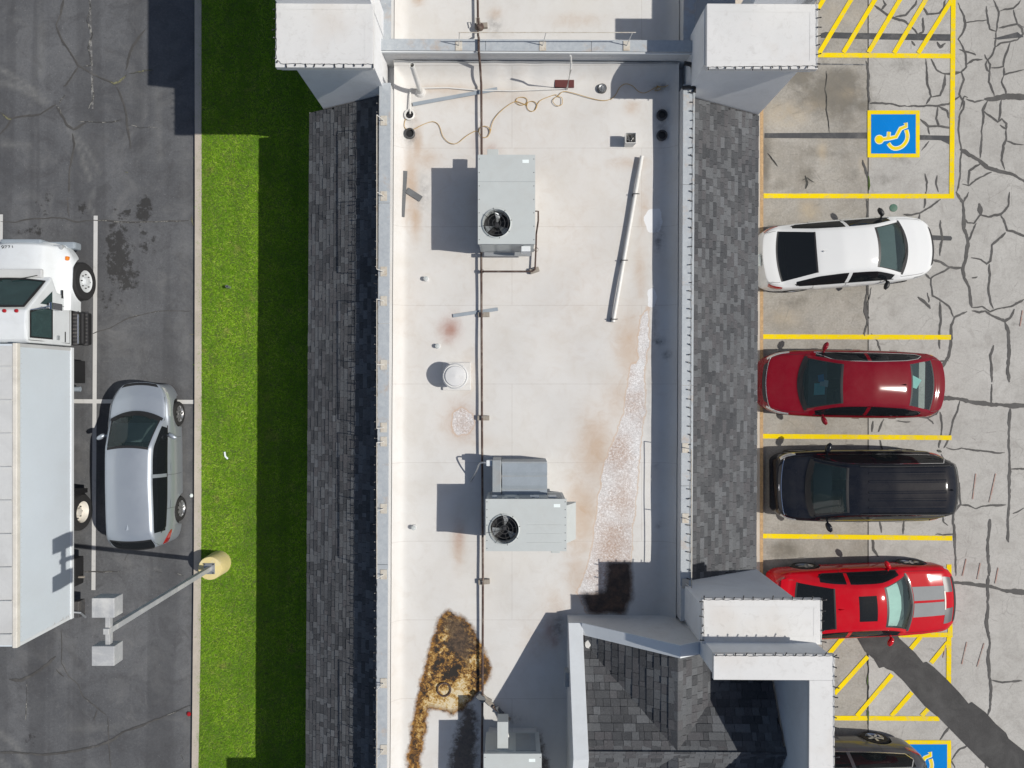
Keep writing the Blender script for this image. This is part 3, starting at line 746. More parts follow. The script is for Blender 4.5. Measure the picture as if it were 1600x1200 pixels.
seal(lot, 0, 0, LA, 0.045, amp=0.03)
seal(lot, 0, 300, [[(0,185),(90,190),(200,170),(300,165),(400,160),(480,185),(600,178),(720,185),(900,185),(1010,182),(1190,178)], (.022, [(570,890),(680,850),(800,790),(900,760),(1050,740),(1200,745)]), (.02, [(430,150),(420,30)])], 0.03, amp=0.03)
seal(lot, 0, 800, [(.022, [(440,370),(560,375),(720,375)]), (.015, [(780,300),(800,260)])], 0.02, amp=0.03)
seal(lot, 0, 960, [(.018, [(380,100),(385,310),(430,390),(490,450),(520,520),(590,570),(665,630)]), (.02, [(675,640),(680,800),(690,960)]), (.06, [(345,260),(270,330),(205,380),(130,410),(55,405)]),
 (.05, [(0,860),(100,865),(250,880),(400,865),(500,845),(600,825),(690,790),(760,740),(880,700),(980,660),(1050,625)]), (.025, [(1050,625),(1190,570)]), [(610,600),(585,660)], [(350,340),(400,390)]], 0.03, amp=0.03)
# pale chips and weeds along the cracks of the west lot
M['chip'] = road_paint('pale_chipped_filler', (0.30, 0.295, 0.27), (0.06, 0.06, 0.06), (0.08, 0.08, 0.08), 1.0, 0.44, 0.5)
M['weed'] = road_paint('yellow_weed', (0.22, 0.215, 0.12), (0.08, 0.08, 0.075), (0.1, 0.1, 0.06), 1.0, 0.44, 0.54)
M['moss'] = plain('crack_weed', (0.06, 0.1, 0.02), 0.9, var=0.3)
seal(lot, 0, 0, [(.03, [(555,0),(565,60),(550,130),(570,220),(555,300),(575,400),(520,420)]), (.022, [(580,480),(570,540),(585,600),(550,680)]), (.025, [(345,655),(375,690),(380,710)]), (.02, [(360,650),(410,590)]), (.018, [(480,755),(700,765),(760,750)]), (.014, [(800,780),(990,805)])],
     0.02, mat='chip', name="pale_crack_line", amp=0.05, z=0.009)
seal(lot, 0, 0, [(.05, [(680,510),(710,520),(750,505),(790,465)]), (.04, [(800,460),(860,440),(960,440)]), (.04, [(0,700),(30,725),(70,745)])], 0.03, mat='weed', name="weed_patch", amp=0.06, z=0.011)
seal(lot, 0, 0, [(.06, [(780,1075),(800,1078)])], 0.03, mat='weed', name="weed_patch", amp=0.02, z=0.011)
seal(lot, 0, 300, [(.05, [(1200,150),(1210,210)]), (.03, [(1180,890),(1215,890)])], 0.03, mat='weed', name="weed_patch", amp=0.03, z=0.011)
seal(lot, 0, 300, [(.014, [(600,178),(800,190),(1190,178)]), (.012, [(830,775),(870,768)]), (.012, [(940,755),(1080,735)])], 0.02, mat='chip', name="pale_crack_line", amp=0.02, z=0.009)
seal(lot, 0, 960, [(.014, [(170,410),(160,660)]), (.012, [(540,540),(580,560)]), (.012, [(1130,870),(1150,920)]), (.02, [(1040,628),(1120,600)])], 0.02, mat='chip', name="pale_crack_line", amp=0.02, z=0.009)
seal(lot, 0, 800, [(.014, [(440,370),(640,380),(760,372)]), (.01, [(960,365),(1010,380)]), (.012, [(1090,380),(1150,400)])], 0.02, mat='chip', name="pale_crack_line", amp=0.02, z=0.009)
seal(apron, 1200, 900, [(.05, [(618,840),(628,900),(622,910)]), (.03, [(625,620),(622,680)])], 0.03, mat='moss', name="weed_patch", amp=0.03, z=0.011)
seal(elot, 1200, 600, [(.08, [(1060,415),(1085,425)])], 0.05, mat='weed', name="weed_patch", amp=0.02, z=0.011)
seal(apron, 1200, 0, [(.06, [(630,1100),(632,1190)])], 0.05, mat='moss', name="weed_patch", amp=0.04, z=0.011)

# ------------------------------------------------------------------ painted markings
def quad(parent, name, pts, mat, z=0.011):
    return MB().add([P(x, y, z) for x, y in pts], [tuple(range(len(pts)))]).build(name, M[mat], parent, fix=False)
def bar(parent, name, a, b, w, mat, z=0.011):
    a, b = P(*a, z), P(*b, z)
    pts = [a.lerp(b, t) for t in np.linspace(0, 1, 14)]
    return MB().ribbon(pts, [w * (1 + 0.05 * mnoise.noise(p * 3)) for p in pts]).build(name, M[mat], parent, fix=False)
Yw = 0.135
for a, b in [((1193, 306), (1491, 306.5)), ((1192, 526), (1486, 527)), ((1190, 681.5), (1487, 684)), ((1190, 837.5), (1488, 841)), ((1278, 86), (1486, 87.5)),
             ((1304, 1122), (1468, 1123)), ((1284, 993), (1486, 992)), ((1418, 1160), (1486, 1160.5))]:
    bar(apron, "yellow_parking_line", a, b, Yw, 'yellow', 0.012)
for a, b in [((1490, -30), (1487, 310)), ((1483, 996), (1482, 1124)), ((1483, 882), (1485, 996)), ((1482.5, 1164), (1482, 1240))]:
    bar(elot, "yellow_parking_line", a, b, Yw, 'yellow', 0.0135)
for a, b in [((1280, 83), (1333, -6)), ((1318, 82), (1370, -5)), ((1357, 82), (1409, -5)), ((1397, 83), (1450, -6)), ((1435, 83), (1487, 0)), ((1278, 14), (1290, -6)),
             ((1296, 1021), (1319, 994)), ((1304, 1084), (1356, 1026)), ((1339, 1119), (1394, 1054)), ((1393, 1119), (1425, 1082)), ((1440, 1119), (1450, 1108)), ((1423, 1014), (1439, 995)), ((1455, 1036), (1481, 1004))]:
    bar(apron, "yellow_hatch_line", a, b, 0.125, 'yellow', 0.0150)
for pts in [[(1283, 52), (1290, 50), (1340, 51.5), (1486, 53.5), (1486, 64), (1420, 62.5), (1350, 61), (1283, 59)], [(1195, 208), (1356, 207), (1356, 216.5), (1195, 215.5)], [(1437, 211), (1484, 212), (1484, 226), (1470, 219), (1437, 218.5)],
            [(1440, 366.5), (1486, 369), (1488, 372), (1486, 376), (1440, 374.5)], [(1552, 60), (1590, 50), (1600, 58), (1560, 62)]]:
    quad(apron, "blackout_stripe", pts, 'blackout', 0.0085)
quad(apron, "worn_white_line", [(1278, 99), (1356, 100), (1356, 102), (1278, 101)], 'white_worn', 0.009)
pp = [(1336, 990), (1352, 1018), (1366, 1030), (1374, 1044), (1381, 1042), (1387, 1046), (1396, 1049), (1412, 1064), (1428, 1083), (1446, 1104), (1470, 1124), (1500, 1155), (1530, 1185), (1552, 1206), (1600, 1250), (1640, 1240), (1640, 1205), (1600, 1173), (1576, 1154), (1572, 1145), (1556, 1131), (1540, 1113),
      (1524, 1101), (1519, 1097), (1514, 1100), (1500, 1083), (1480, 1062), (1460, 1043), (1448, 1034), (1443, 1036), (1430, 1020), (1405, 997), (1400, 985)]
quad(elot, "asphalt_patch", pp, 'patch', 0.0155)
def accessible(parent, x0, y0, x1, y1, dx, dy, pick=None):
    quad(parent, "symbol_border", [(x0, y0), (x1, y0), (x1, y1), (x0, y1)], 'yellow', 0.0165)
    quad(parent, "symbol_field", [(x0 + 5.5, y0 + 6), (x1 - 6, y0 + 6), (x1 - 6, y1 - 6), (x0 + 5.5, y1 - 6)], 'blue', 0.0185)
    S = [([(1376, 218), (1390, 216), (1400, 214), (1407, 201), (1416, 197.5), (1415, 192)], .11), ([(1389, 206), (1388, 216)], .1), ([(1388, 224), (1393, 230), (1400, 232), (1409, 229), (1416, 221), (1418, 212), (1416, 203)], .11)]
    for k, (pl, w) in enumerate(S):
        p3 = smooth_path([P(x + dx, y + dy, 0.0205 + 0.0008 * k) for x, y in pl], 5) if k == 2 else [P(x + dx, y + dy, 0.0205 + 0.0008 * k) for x, y in pl]
        MB().ribbon(p3, w + 0.015).build("symbol_outline", M['outline'], parent, fix=False)
        p4 = [p + Vector((0, 0, 0.003)) for p in p3]
        MB().ribbon(p4, w - 0.03).build("symbol_stroke", M['yellow'], parent, fix=False)
    c = P(1374 + dx, 218 + dy, 0.0235)
    for r, z, mt, nm in ((.135, 0.0232, 'outline', "symbol_outline"), (.115, 0.0262, 'yellow', "symbol_head")):
        MB().add([(c.x + r * math.cos(a), c.y + r * math.sin(a), z) for a in np.linspace(0, 2 * math.pi, 25)[:-1]], [tuple(range(24))]).build(nm, M[mt], parent, fix=False)
accessible(elot, 1355.5, 172.5, 1437, 246, 0, 0)
accessible(elot, 1405, 1157, 1486, 1232, 38, -17 + 1000)
for a, b in [((1511, 1003), (1503, 1038)), ((1538, 1005), (1527, 1042)), ((1478, 1008), (1474, 1028)), ((1510, 873), (1504, 900)), ((1532, 880), (1527, 905)), ((1560, 887), (1555, 912)), ((1525, 740), (1520, 780)), ((1598, 485), (1594, 510)), ((1556, 740), (1546, 785))]:
    bar(elot, "red_chalk_mark", a, b, 0.03, 'red_mark', 0.0165)
bar(lot, "white_parking_line", (149.5, 337), (146, 922), 0.115, 'white_line', 0.012)
bar(lot, "white_parking_line", (1, 335), (0, 420), 0.13, 'white_line', 0.012)
bar(lot, "white_parking_line", (-40, 626), (303, 628), 0.115, 'white_line', 0.0135)
bar(lot, "worn_white_line", (140, -10), (145, 170), 0.06, 'white_worn', 0.0100)

# ------------------------------------------------------------------ the building
ZR, ZP, ZE, ZM = 3.60, 4.27, 2.69, 3.81       # roof, parapet top, eave, mansard top
XWo, XWi, XEi, XEo = -3.04, -2.78, 3.835, 4.10
XWe, XEe = -5.03, 6.05
YN, YS = 6.70, -15.0
bld = empty("commercial_building", (0, 0, 0), ROT)
tag(bld, "long white building with flat membrane roof, shingled slopes and white corner towers", "building")

MB().box(WX, 5.5, YS, 16, -0.05, ZE - 0.07).build("wall", M['stucco'], bld)
MB().box(XWo + 0.05, XEo - 0.05, YS + 0.02, 15.98, ZE - 0.09, ZR - 0.12).build("upper_wall", M['stucco'], bld)
# soffits and fascias
mb = MB(); mb.box(XWe + 0.01, WX + 0.2, YS, YN, ZE - 0.13, ZE - 0.05); mb.box(5.3, XEe - 0.01, -4.6, YN, ZE - 0.13, ZE - 0.05)
mb.build("soffit", M['stucco'], bld)

PONDP = [[(985, 570), (996, 566), (1005, 568), (1008, 640), (1000, 690), (996, 760), (990, 820), (985, 870), (986, 925), (975, 955), (920, 955), (905, 925), (915, 900), (930, 840), (935, 790), (945, 720), (965, 680), (975, 640)],
         [(710, 645), (722, 637), (738, 648), (742, 662), (733, 676), (715, 680), (707, 668)], [(1000, 495), (1012, 480), (1014, 530), (1008, 568), (996, 566)]]
WHITEP = [[(1003, 340), (1012, 326), (1030, 324), (1034, 345), (1028, 362), (1012, 362)], [(1010, 452), (1020, 448), (1026, 462), (1022, 480), (1012, 478)]]
BLACKP = [[(953, 880), (986, 878), (988, 935), (976, 957), (922, 957), (912, 928), (950, 924)]]
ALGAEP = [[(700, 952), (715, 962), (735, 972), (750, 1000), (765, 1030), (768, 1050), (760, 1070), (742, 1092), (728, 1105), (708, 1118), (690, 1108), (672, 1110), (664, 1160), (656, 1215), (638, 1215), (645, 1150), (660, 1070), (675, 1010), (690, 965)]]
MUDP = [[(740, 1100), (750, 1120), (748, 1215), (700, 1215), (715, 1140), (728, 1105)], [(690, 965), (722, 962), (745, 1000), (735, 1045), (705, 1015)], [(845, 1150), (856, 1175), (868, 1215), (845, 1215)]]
TANB = [(640, 290, 12, 60, .8), (650, 230, 8, 40, .7), (648, 345, 9, 30, .8), (665, 250, 25, 18, .5), (985, 168, 12, 12, .6), (980, 255, 30, 12, .45), (1005, 320, 10, 40, .5), (1000, 430, 10, 50, .5), (985, 540, 25, 55, .75),
        (965, 620, 25, 40, .5), (930, 700, 30, 60, .8), (912, 800, 25, 70, .8), (905, 900, 20, 50, .6), (870, 960, 20, 35, .5), (735, 610, 20, 60, .25), (718, 855, 9, 30, .7), (715, 660, 24, 32, .6), (745, 690, 30, 10, .3), (760, 150, 90, 14, .3),
        (690, 140, 40, 8, .5), (895, 30, 40, 10, .4), (770, 22, 10, 8, .6), (650, 3, 8, 5, 1.0), (640, 500, 30, 120, .12), (800, 300, 200, 200, .12), (900, 400, 80, 200, .16), (850, 1000, 30, 30, .4), (760, 255, 12, 25, .5), (620, 1050, 30, 100, .1)]
PINKB = [(703, 515, 15, 17, .95), (700, 528, 10, 10, .6), (724, 658, 20, 24, .35), (745, 225, 10, 14, .3), (768, 235, 9, 10, .5), (718, 840, 8, 25, .4), (860, 985, 9, 14, .6), (868, 1000, 6, 10, .7)]
PBROWN = [(955, 860, 28, 45, .8), (960, 905, 30, 30, .9), (975, 780, 16, 50, .6), (965, 720, 18, 40, .4), (960, 940, 30, 20, .9), (720, 658, 10, 12, .3)]
rm = {'pond': lambda a, b: poly_mask(a, b, PONDP, 9), 'white': lambda a, b: poly_mask(a, b, WHITEP, 7), 'wet_shadow': lambda a, b: poly_mask(a, b, BLACKP, 14),
      'algae': lambda a, b: poly_mask(a, b, ALGAEP, 16), 'mud': lambda a, b: poly_mask(a, b, MUDP, 20), 'tan': lambda a, b: blob_mask(a, b, TANB),
      'soot': lambda a, b: blob_mask(a, b, [(1028, 533, 9, 5, 1), (1042, 554, 6, 6, .9), (1028, 370, 8, 22, .7), (1022, 500, 5, 40, .4), (1026, 728, 4, 3, .6), (1031, 820, 4, 4, .7), (1030, 135, 14, 7, .8), (1032, 195, 10, 30, .45), (875, 980, 10, 22, .6), (640, 185, 9, 9, .5), (640, 215, 10, 14, .5), (660, 300, 10, 30, .35), (800, 1125, 20, 8, .5), (1015, 620, 5, 90, .22), (770, 40, 10, 14, .5)]), 'alight': lambda a, b: blob_mask(a, b, [(700, 1120, 28, 40, 1.0), (722, 1085, 22, 22, .7), (735, 1035, 15, 20, .4), (668, 1180, 10, 50, .6)]), 'pink': lambda a, b: blob_mask(a, b, PINKB), 'pondbrown': lambda a, b: blob_mask(a, b, PBROWN)}
YNW0, YNW1, ZNW = 7.46, 7.71, 4.45
def roof_z(X, Y):
    e = np.zeros(X.shape)
    for d, w, h in ((X - XWi, 0.30, 0.2), (XEi - X, 0.34, 0.24), (YNW0 - Y, 0.42, 0.3)):
        t = np.clip(1 - d / w, 0, 1); e = np.maximum(e, h * t * t)
    # pillows and wrinkles of the loose sheet
    w = 0.012 * np.sin(X * 3.1 + np.sin(Y * 1.3)) * np.sin(Y * 2.2)
    wr = 0.014 * np.sin(X * 7 + 2 * np.sin(X * 2.1)) * np.clip(1 - (YNW0 - Y) / 0.9, 0, 1)
    return ZR + e + w + wr
RM = grid("roof_membrane", np.arange(XWi, XEi + 0.001, (XEi - XWi) / 96), np.arange(YS, YNW0 + 0.0005, (YNW0 - YS) / 300), roof_z, M['membrane'], bld, masks=rm)
def roof_zn(X, Y):
    e = np.zeros(X.shape)
    for d, w, h in ((X - XWi, 0.30, 0.2), (XEi - X, 0.34, 0.24)):
        t = np.clip(1 - d / w, 0, 1); e = np.maximum(e, h * t * t)
    return ZR + e
grid("roof_membrane", np.arange(XWi, XEi + 0.001, (XEi - XWi) / 60), np.linspace(YNW1, 16, 90), roof_zn, M['membrane'], bld, masks=rm)

# parapets with metal caps, laid in lengths with lap joints
def parapet(x0, x1, y0, y1, ztop):
    MB().box(x0 + 0.015, x1 - 0.015, y0, y1, ZR - 0.3, ztop - 0.03).build("parapet", M['capw'], bld)
def caps(x0, x1, y0, y1, z, n, along='y'):
    for i in range(n):
        mb = MB(); dz = random.uniform(0, 0.004)
        if along == 'y':
            a = y0 + (y1 - y0) * i / n; c = y0 + (y1 - y0) * (i + 1) / n
            mb.box(x0, x1, a + 0.004, c - 0.004, z - 0.028 + dz, z + dz)
        else:
            a = x0 + (x1 - x0) * i / n; c = x0 + (x1 - x0) * (i + 1) / n
            mb.box(a + 0.004, c - 0.004, y0, y1, z - 0.028 + dz, z + dz)
        mb.build("parapet_cap", M['cap'], bld, bevel=0.005)
parapet(XWo, XWi, YS, YN + 0.1, ZP); caps(XWo, XWi, YS, YN + 0.1, ZP, 8)
parapet(XEi, XEo, -5.35, YN + 0.1, ZP); caps(XEi, XEo, -4.55, YN + 0.1, ZP, 5)
parapet(XWo, XWi, 7.75, 16, ZP); caps(XWo, XWi, 7.75, 16, ZP, 3)
parapet(XEi, XEo, 7.75, 16, ZP); caps(XEi, XEo, 7.75, 16, ZP, 3)
MB().box(-3.0, 4.2, YNW0 + 0.02, YNW1 - 0.02, ZR - 0.3, ZNW - 0.03).build("dividing_wall", M['capw'], bld)
caps(-3.0, 4.1, YNW0 - 0.01, YNW1, ZNW, 3, 'x')
# drip edge, metal strip and lap line of the dividing wall
MB().box(-3.0, 4.1, YNW0 - 0.035, YNW0 - 0.012, ZNW - 0.10, ZNW - 0.035).build("drip_edge", M['white_steel'], bld)
MB().box(-2.75, 3.8, YNW0 - 0.03, YNW0 - 0.005, ZR + 0.26, ZR + 0.315).build("termination_bar", M['steel'], bld)

# shingles
LENS = [0.11, 0.16, 0.21, 0.27, 0.34]
def shingle_mesh(L, e, t):
    me = bpy.data.meshes.new("shingle")
    a, b = L / 2 - 0.0035, e * 0.62
    v = [(-a, -b, 0), (a, -b, 0), (a, b, -0.004), (-a, b, -0.004), (-a, -b, t), (a, -b, t), (a, b, 0.001), (-a, b, 0.001)]
    me.from_pydata(v, [], [(3, 2, 1, 0), (4, 5, 6, 7), (0, 1, 5, 4), (1, 2, 6, 5), (2, 3, 7, 6), (3, 0, 4, 7)])
    me.materials.append(M['shingle'])
    return me
def lay(parent, planes, e, nmax=300, thick=(0.010, 0.012, 0.020)):
    meshes = {}
    items = []
    for o, u, vv, U, Vn, keep in planes:
        o, u, vv = Vector(o), Vector(u).normalized(), Vector(vv).normalized()
        n = u.cross(vv)
        if n.z < 0: n = -n; flip = True
        else: flip = False
        rows = int(Vn / e)
        for r in range(rows + 1):
            s = -random.random() * 0.3
            while s < U:
                k = random.choices(range(5), (2, 4, 4, 3, 1.5))[0]
                L = LENS[k]
                a, b = max(s, 0), min(s + L, U)
                c = o + u * ((a + b) / 2) + vv * (r * e + e * 0.45) + n * 0.006
                if b - a > 0.05 and keep(c):
                    uu = -u if flip else u
                    m = Matrix((uu, vv, n)).transposed()
                    full = (b - a) > L - 1e-6
                    items.append((c, m, L if full else b - a, k if full else -1, random.choice(thick)))
                s += L
    def score(it):
        c = it[0]; px, py = to_px(c.x, c.y, c.z)
        if it[3] < 0 or not (4 < px < 1596 and 4 < py < 1196): return -1
        return it[2] / (H - c.z) ** 2
    order = sorted(range(len(items)), key=lambda i: -score(items[i]))
    big = set(i for i in order[:nmax] if score(items[i]) > 0)
    rest = MB()
    for i, (c, m, L, k, t) in enumerate(items):
        if i in big:
            key = (k, t)
            if key not in meshes: meshes[key] = shingle_mesh(L, e, t)
            ob = bpy.data.objects.new("shingle", meshes[key]); COL.objects.link(ob)
            ob.parent = parent
            mm = m.to_4x4(); mm.translation = c
            ob.matrix_local = mm
        else:
            a, b = L / 2 - 0.0035, e * 0.62
            v = [(-a, -b, 0), (a, -b, 0), (a, b, -0.004), (-a, b, -0.004), (-a, -b, t), (a, -b, t), (a, b, 0.001), (-a, b, 0.001)]
            rest.add([c + m @ Vector(q) for q in v], [(4, 5, 6, 7), (0, 1, 5, 4), (1, 2, 6, 5), (2, 3, 7, 6), (3, 0, 4, 7)])
    ob = rest.build("shingle_field", M['shingle_field'], parent, fix=False)
    ob["kind"] = "stuff"

def deck(x0, z0, x1, z1, y0, y1):
    d = MB(); d.add([(x0, y0, z0), (x1, y0, z1), (x1, y1, z1), (x0, y1, z0), (x0, y0, z0 - .09), (x1, y0, z1 - .3), (x1, y1, z1 - .3), (x0, y1, z0 - .09)],
                    [(0, 1, 2, 3), (7, 6, 5, 4), (0, 3, 7, 4), (1, 5, 6, 2), (0, 4, 5, 1), (3, 2, 6, 7)])
    return d.build("mansard_roof", M['felt'], bld)
EXP = 0.118
wdk = deck(XWe, ZE - 0.012, XWo + 0.02, ZM - 0.012, YS, YN)
vW = Vector((XWo - XWe, 0, ZM - ZE))
lay(wdk, [((XWe, YS, ZE), (0, 1, 0), vW, YN - YS - 0.02, vW.length, lambda c: c.y > -13)], EXP)
edk = deck(XEe, ZE - 0.012, XEo - 0.02, ZM - 0.012, -4.6, YN)
vE = Vector((XEo - XEe, 0, ZM - ZE))
lay(edk, [((XEe, -4.55, ZE), (0, 1, 0), vE, YN + 4.55 - 0.02, vE.length, lambda c: True)], EXP)
# drip edges of the eaves
MB().box(XWe - 0.03, XWe + 0.012, YS, YN, ZE - 0.10, ZE - 0.016).build("eave_fascia", M['hvac_dark'], bld)
MB().box(XEe - 0.012, XEe + 0.03, -4.6, YN, ZE - 0.10, ZE - 0.016).build("eave_fascia", M['hvac_dark'], bld)

# towers: stucco shaft, stepped cornice, membrane-capped top
def tower(x0, x1, y0, y1, z, wx0, wx1, wy0, wy1, base=0.0):
    t = MB().box(wx0, wx1, wy0, wy1, base, z - 0.2).build("tower", M['stucco'], bld)
    MB().box(x0 + 0.05, x1 - 0.05, y0 + 0.05, y1 - 0.05, z - 0.27, z - 0.13).build("cornice", M['stucco'], t, bevel=0.01)
    MB().box(x0, x1, y0, y1, z - 0.125, z).build("cap", M['capw'], t, bevel=0.012)
    # seams of the cap sheet
    for ins in (0.17,):
        v = [(x0 + ins, y0 + ins), (x1 - ins, y0 + ins), (x1 - ins, y1 - ins), (x0 + ins, y1 - ins)]
        MB().ribbon(jitter([Vector((a, b, z + 0.004)) for a, b in v], .004), 0.008).build("cap_seam", M['capw'], t, fix=False)
    return t
nw0, nw1 = B(430, 105, 5.68), B(583, 105, 5.68)
tower(nw0.x, nw1.x, nw0.y, 7.9, 5.68, WX - 0.04, nw1.x - 0.06, 6.72, 7.9)
ne0, ne1 = B(1104, 107, 5.68), B(1278, 107, 5.68)
tower(ne0.x, ne1.x, ne0.y, 7.9, 5.68, ne0.x + 0.0, 6.08, 6.72, 7.9)
se0, se1 = B(1097, 935, 5.85), B(1285, 935, 5.85)
tower(se0.x, se1.x, -5.30, se0.y, 5.85, se0.x + 0.02, 6.08, -5.3, -4.55)
# tall screen portals behind the towers
def portal(name, x0, x1, y0, y1, th, z, south=True):
    """a ring of tall screen walls, open at the top"""
    p = MB()
    p.box(x0 + 0.05, x1 - 0.05, y1 - th + 0.03, y1 - 0.05, 2.5, z - 0.11).build("portal_wall", M['stucco'], bld)
    MB().box(x1 - th + 0.03, x1 - 0.05, y0 + 0.05, y1 - th + 0.03, 2.5, z - 0.11).build("portal_wall", M['stucco'], bld)
    MB().box(x0 + 0.05, x1 - 0.05, y0 + 0.05, y0 + th - 0.03, 2.5, z - 0.11).build("portal_wall", M['stucco'], bld)
    c = MB(); c.box(x0, x1, y1 - th, y1, z - 0.11, z); c.build("portal_cap", M['capw'], bld, bevel=0.012)
    c = MB(); c.box(x1 - th, x1, y0 + th, y1 - th, z - 0.11, z); c.build("portal_cap", M['capw'], bld, bevel=0.012)
    c = MB(); c.box(x0, x1, y0, y0 + th, z - 0.11, z); c.build("portal_cap", M['capw'], bld, bevel=0.012)
    for cx, cy in ((x1 - 0.5, y0 + 0.3), (x1 - 0.5, y1 - 0.3)):
        MB().box(cx - 0.2, cx + 0.2, cy - 0.2, cy + 0.2, -0.04, 2.52).build("pillar", M['stucco'], bld)
p0, p1 = B(1115, 1022, 6.65), B(1305, 1022, 6.65)
portal("portal", p0.x, p1.x, -10.3, p0.y, 0.5, 6.65)
portal("portal", 4.9, 6.26, 7.85, 12.3, 0.5, 6.65)
for a in ((-4.9, -2.95, 7.85, 8.4), (-4.9, -4.4, 8.4, 12.3)):
    MB().box(a[0], a[1], a[2], a[3], 2.0, 6.65).build("portal_wall", M['stucco'], bld)
MB().box(-4.9, -3.1, -13.5, -10.93, 0.0, 3.87).build("portal_wall", M['stucco'], bld)  # unseen dormer-like block, sized to cast the shadow on the lower-left grass

# entrance roof: two crossing gables inside raking parapets
S_, ZR1, YR1, ZR2, XR2 = 0.64, 5.45, -7.75, 5.42, 3.52
def gA(Y): return ZR1 - S_ * np.abs(Y - YR1)
def gB(X): return ZR2 - S_ * np.abs(X - XR2)
X0g, X1g, Y0g, Y1g = 1.58, 5.78, -10.2, -5.62
gd = grid("entrance_roof", np.linspace(X0g, X1g, 85), np.linspace(Y0g, Y1g, 93), lambda X, Y: np.maximum(np.maximum(gA(Y), gB(X)), 3.62) - 0.022, M['felt'], bld, smooth=False)
cs = math.sqrt(1 + S_ * S_)
okA = lambda c: gA(c.y) >= gB(c.x) - 0.075 and c.y > Y0g and c.y < Y1g
okB = lambda c: gB(c.x) >= gA(c.y) - 0.075 and X0g < c.x < X1g and c.y < Y1g
lay(gd, [((X0g, Y1g, gA(Y1g)), (1, 0, 0), (0, -1, S_), X1g - X0g, (Y1g - YR1) * cs, lambda c: okA(c) and c.y > YR1),
         ((X0g, Y0g, gA(Y0g)), (1, 0, 0), (0, 1, S_), X1g - X0g, (YR1 - Y0g) * cs, lambda c: okA(c) and c.y < YR1),
         ((X0g, Y0g, gB(X0g)), (0, 1, 0), (1, 0, S_), Y1g - Y0g, (XR2 - X0g) * cs, lambda c: okB(c) and c.x < XR2),
         ((X1g, Y0g, gB(X1g)), (0, 1, 0), (-1, 0, S_), Y1g - Y0g, (X1g - XR2) * cs, lambda c: okB(c) and c.x > XR2)], 0.165, thick=(0.012, 0.016, 0.022))
# ridge caps
for k in range(int((XR2 - X0g + 2.0) / 0.2)):
    pass
def ridge(pts, w=0.13):
    a, b = Vector(pts[0]), Vector(pts[1]); t = (b - a); L = t.length; t.normalize(); s = Vector((-t.y, t.x, 0))
    n = int(L / 0.2)
    for i in range(n):
        p = a + t * (L * i / n); q = a + t * (L * (i + 1.15) / n)
        dz = 0.006
        mb = MB(); mb.add([p + Vector((0, 0, .016 + dz)), q + Vector((0, 0, .016)), q + s * w + Vector((0, 0, .014 - w * S_)), p + s * w + Vector((0, 0, .014 + dz - w * S_)), q - s * w + Vector((0, 0, .014 - w * S_)), p - s * w + Vector((0, 0, .014 + dz - w * S_))],
                           [(0, 1, 2, 3), (1, 0, 5, 4)])
        mb.build("ridge_shingle", M['shingle'], gd, fix=False)
ridge([(X0g, YR1, ZR1), (X1g, YR1, ZR1)])
ridge([(XR2, Y1g, ZR2), (XR2, YR1 + (ZR1 - ZR2) / S_, ZR2)])
# raking parapets
def rake(pts, th, inward, zb):
    """pts: top line; th: thickness to the inward side"""
    for a, b in zip(pts[:-1], pts[1:]):
        a, b = Vector(a), Vector(b); i = Vector(inward)
        q = [a, b, b + i * th, a + i * th]
        MB().prism([(p.x, p.y) for p in q], zb, [p.z - 0.05 for p in q]).build("rake_parapet", M['capw'], bld)
        ov = i * 0.02
        q = [a - ov, b - ov, b + i * th + ov, a + i * th + ov]
        MB().prism([(p.x, p.y) for p in q], [p.z - 0.048 for p in q], [p.z for p in q]).build("rake_cap", M['white_steel'], bld, bevel=0.006)
zc = 4.2
rake([(1.33, -5.42, zc), (1.33, YR1, 5.72), (1.33, -10.1, zc + .15), (1.33, YS, zc)], 0.28, (1, 0, 0), ZR - 0.1)
rake([(1.61, -5.42, zc + 0.05), (XR2, -5.42, 5.66), (4.05, -5.42, 5.38)], 0.23, (0, -1, 0), ZR - 0.1)
MB().box(1.60, 2.15, -6.2, -5.62, 3.6, 4.03).build("roof_curb", M['capw'], bld)

# ------------------------------------------------------------------ rails, string lights
def rail(label, pts, posts, r=0.011, group="light rails on the parapets"):
    e = empty("parapet_rail", posts[0][0]); tag(e, label, "rail", group)
    MB().tube(pts, r, 6).build("bar", M['plate'], e, smooth=True)
    for foot, knee, top in posts:
        MB().tube([foot, knee, top], r * 0.9, 6).build("post", M['pvc'], e, smooth=True)
        f = Vector(foot)
        MB().box(f.x - 0.075, f.x + 0.075, f.y - 0.11, f.y + 0.11, f.z - 0.001, f.z + 0.012).build("base_plate", M['plate'], e, bevel=0.003)
def side_rail(label, x, xf, ys, z=4.64):
    pts = [Vector((x, y, z)) for y in np.linspace(ys[0], ys[-1], 8)]
    rail(label, pts, [(Vector((xf, y, ZP + 0.006)), Vector((xf + (x - xf) * .3, y, ZP + 0.12)), Vector((x, y, z))) for y in ys])
yb = lambda py, z: (600 - py) * (H - z) / F
def wr(pys): return [P(800, p - 5, 4.3).y for p in pys]
xr = -2.99
for lb, pys in (("white rail on the west parapet cap nearest the northwest tower", (188, 306, 424)), ("white rail on the west parapet cap beside the pink roof stain", (470, 570, 668)),
                ("white rail on the west parapet cap beside the middle rooftop unit", (690, 795, 898)), ("white rail on the west parapet cap near the brown algae stain", (1068, 1172, 1280))):
    side_rail(lb, xr, -2.9, [P(590, p, 4.3).y - 0.0 for p in pys])
side_rail("white rail on the east parapet cap beside the flaking pond stain", 3.97, 3.92, [P(1078, p, 4.3).y for p in (700, 810, 912)])
yy = 7.61
xs3 = [P(p, 70, ZNW).x for p in (717, 848, 979)]
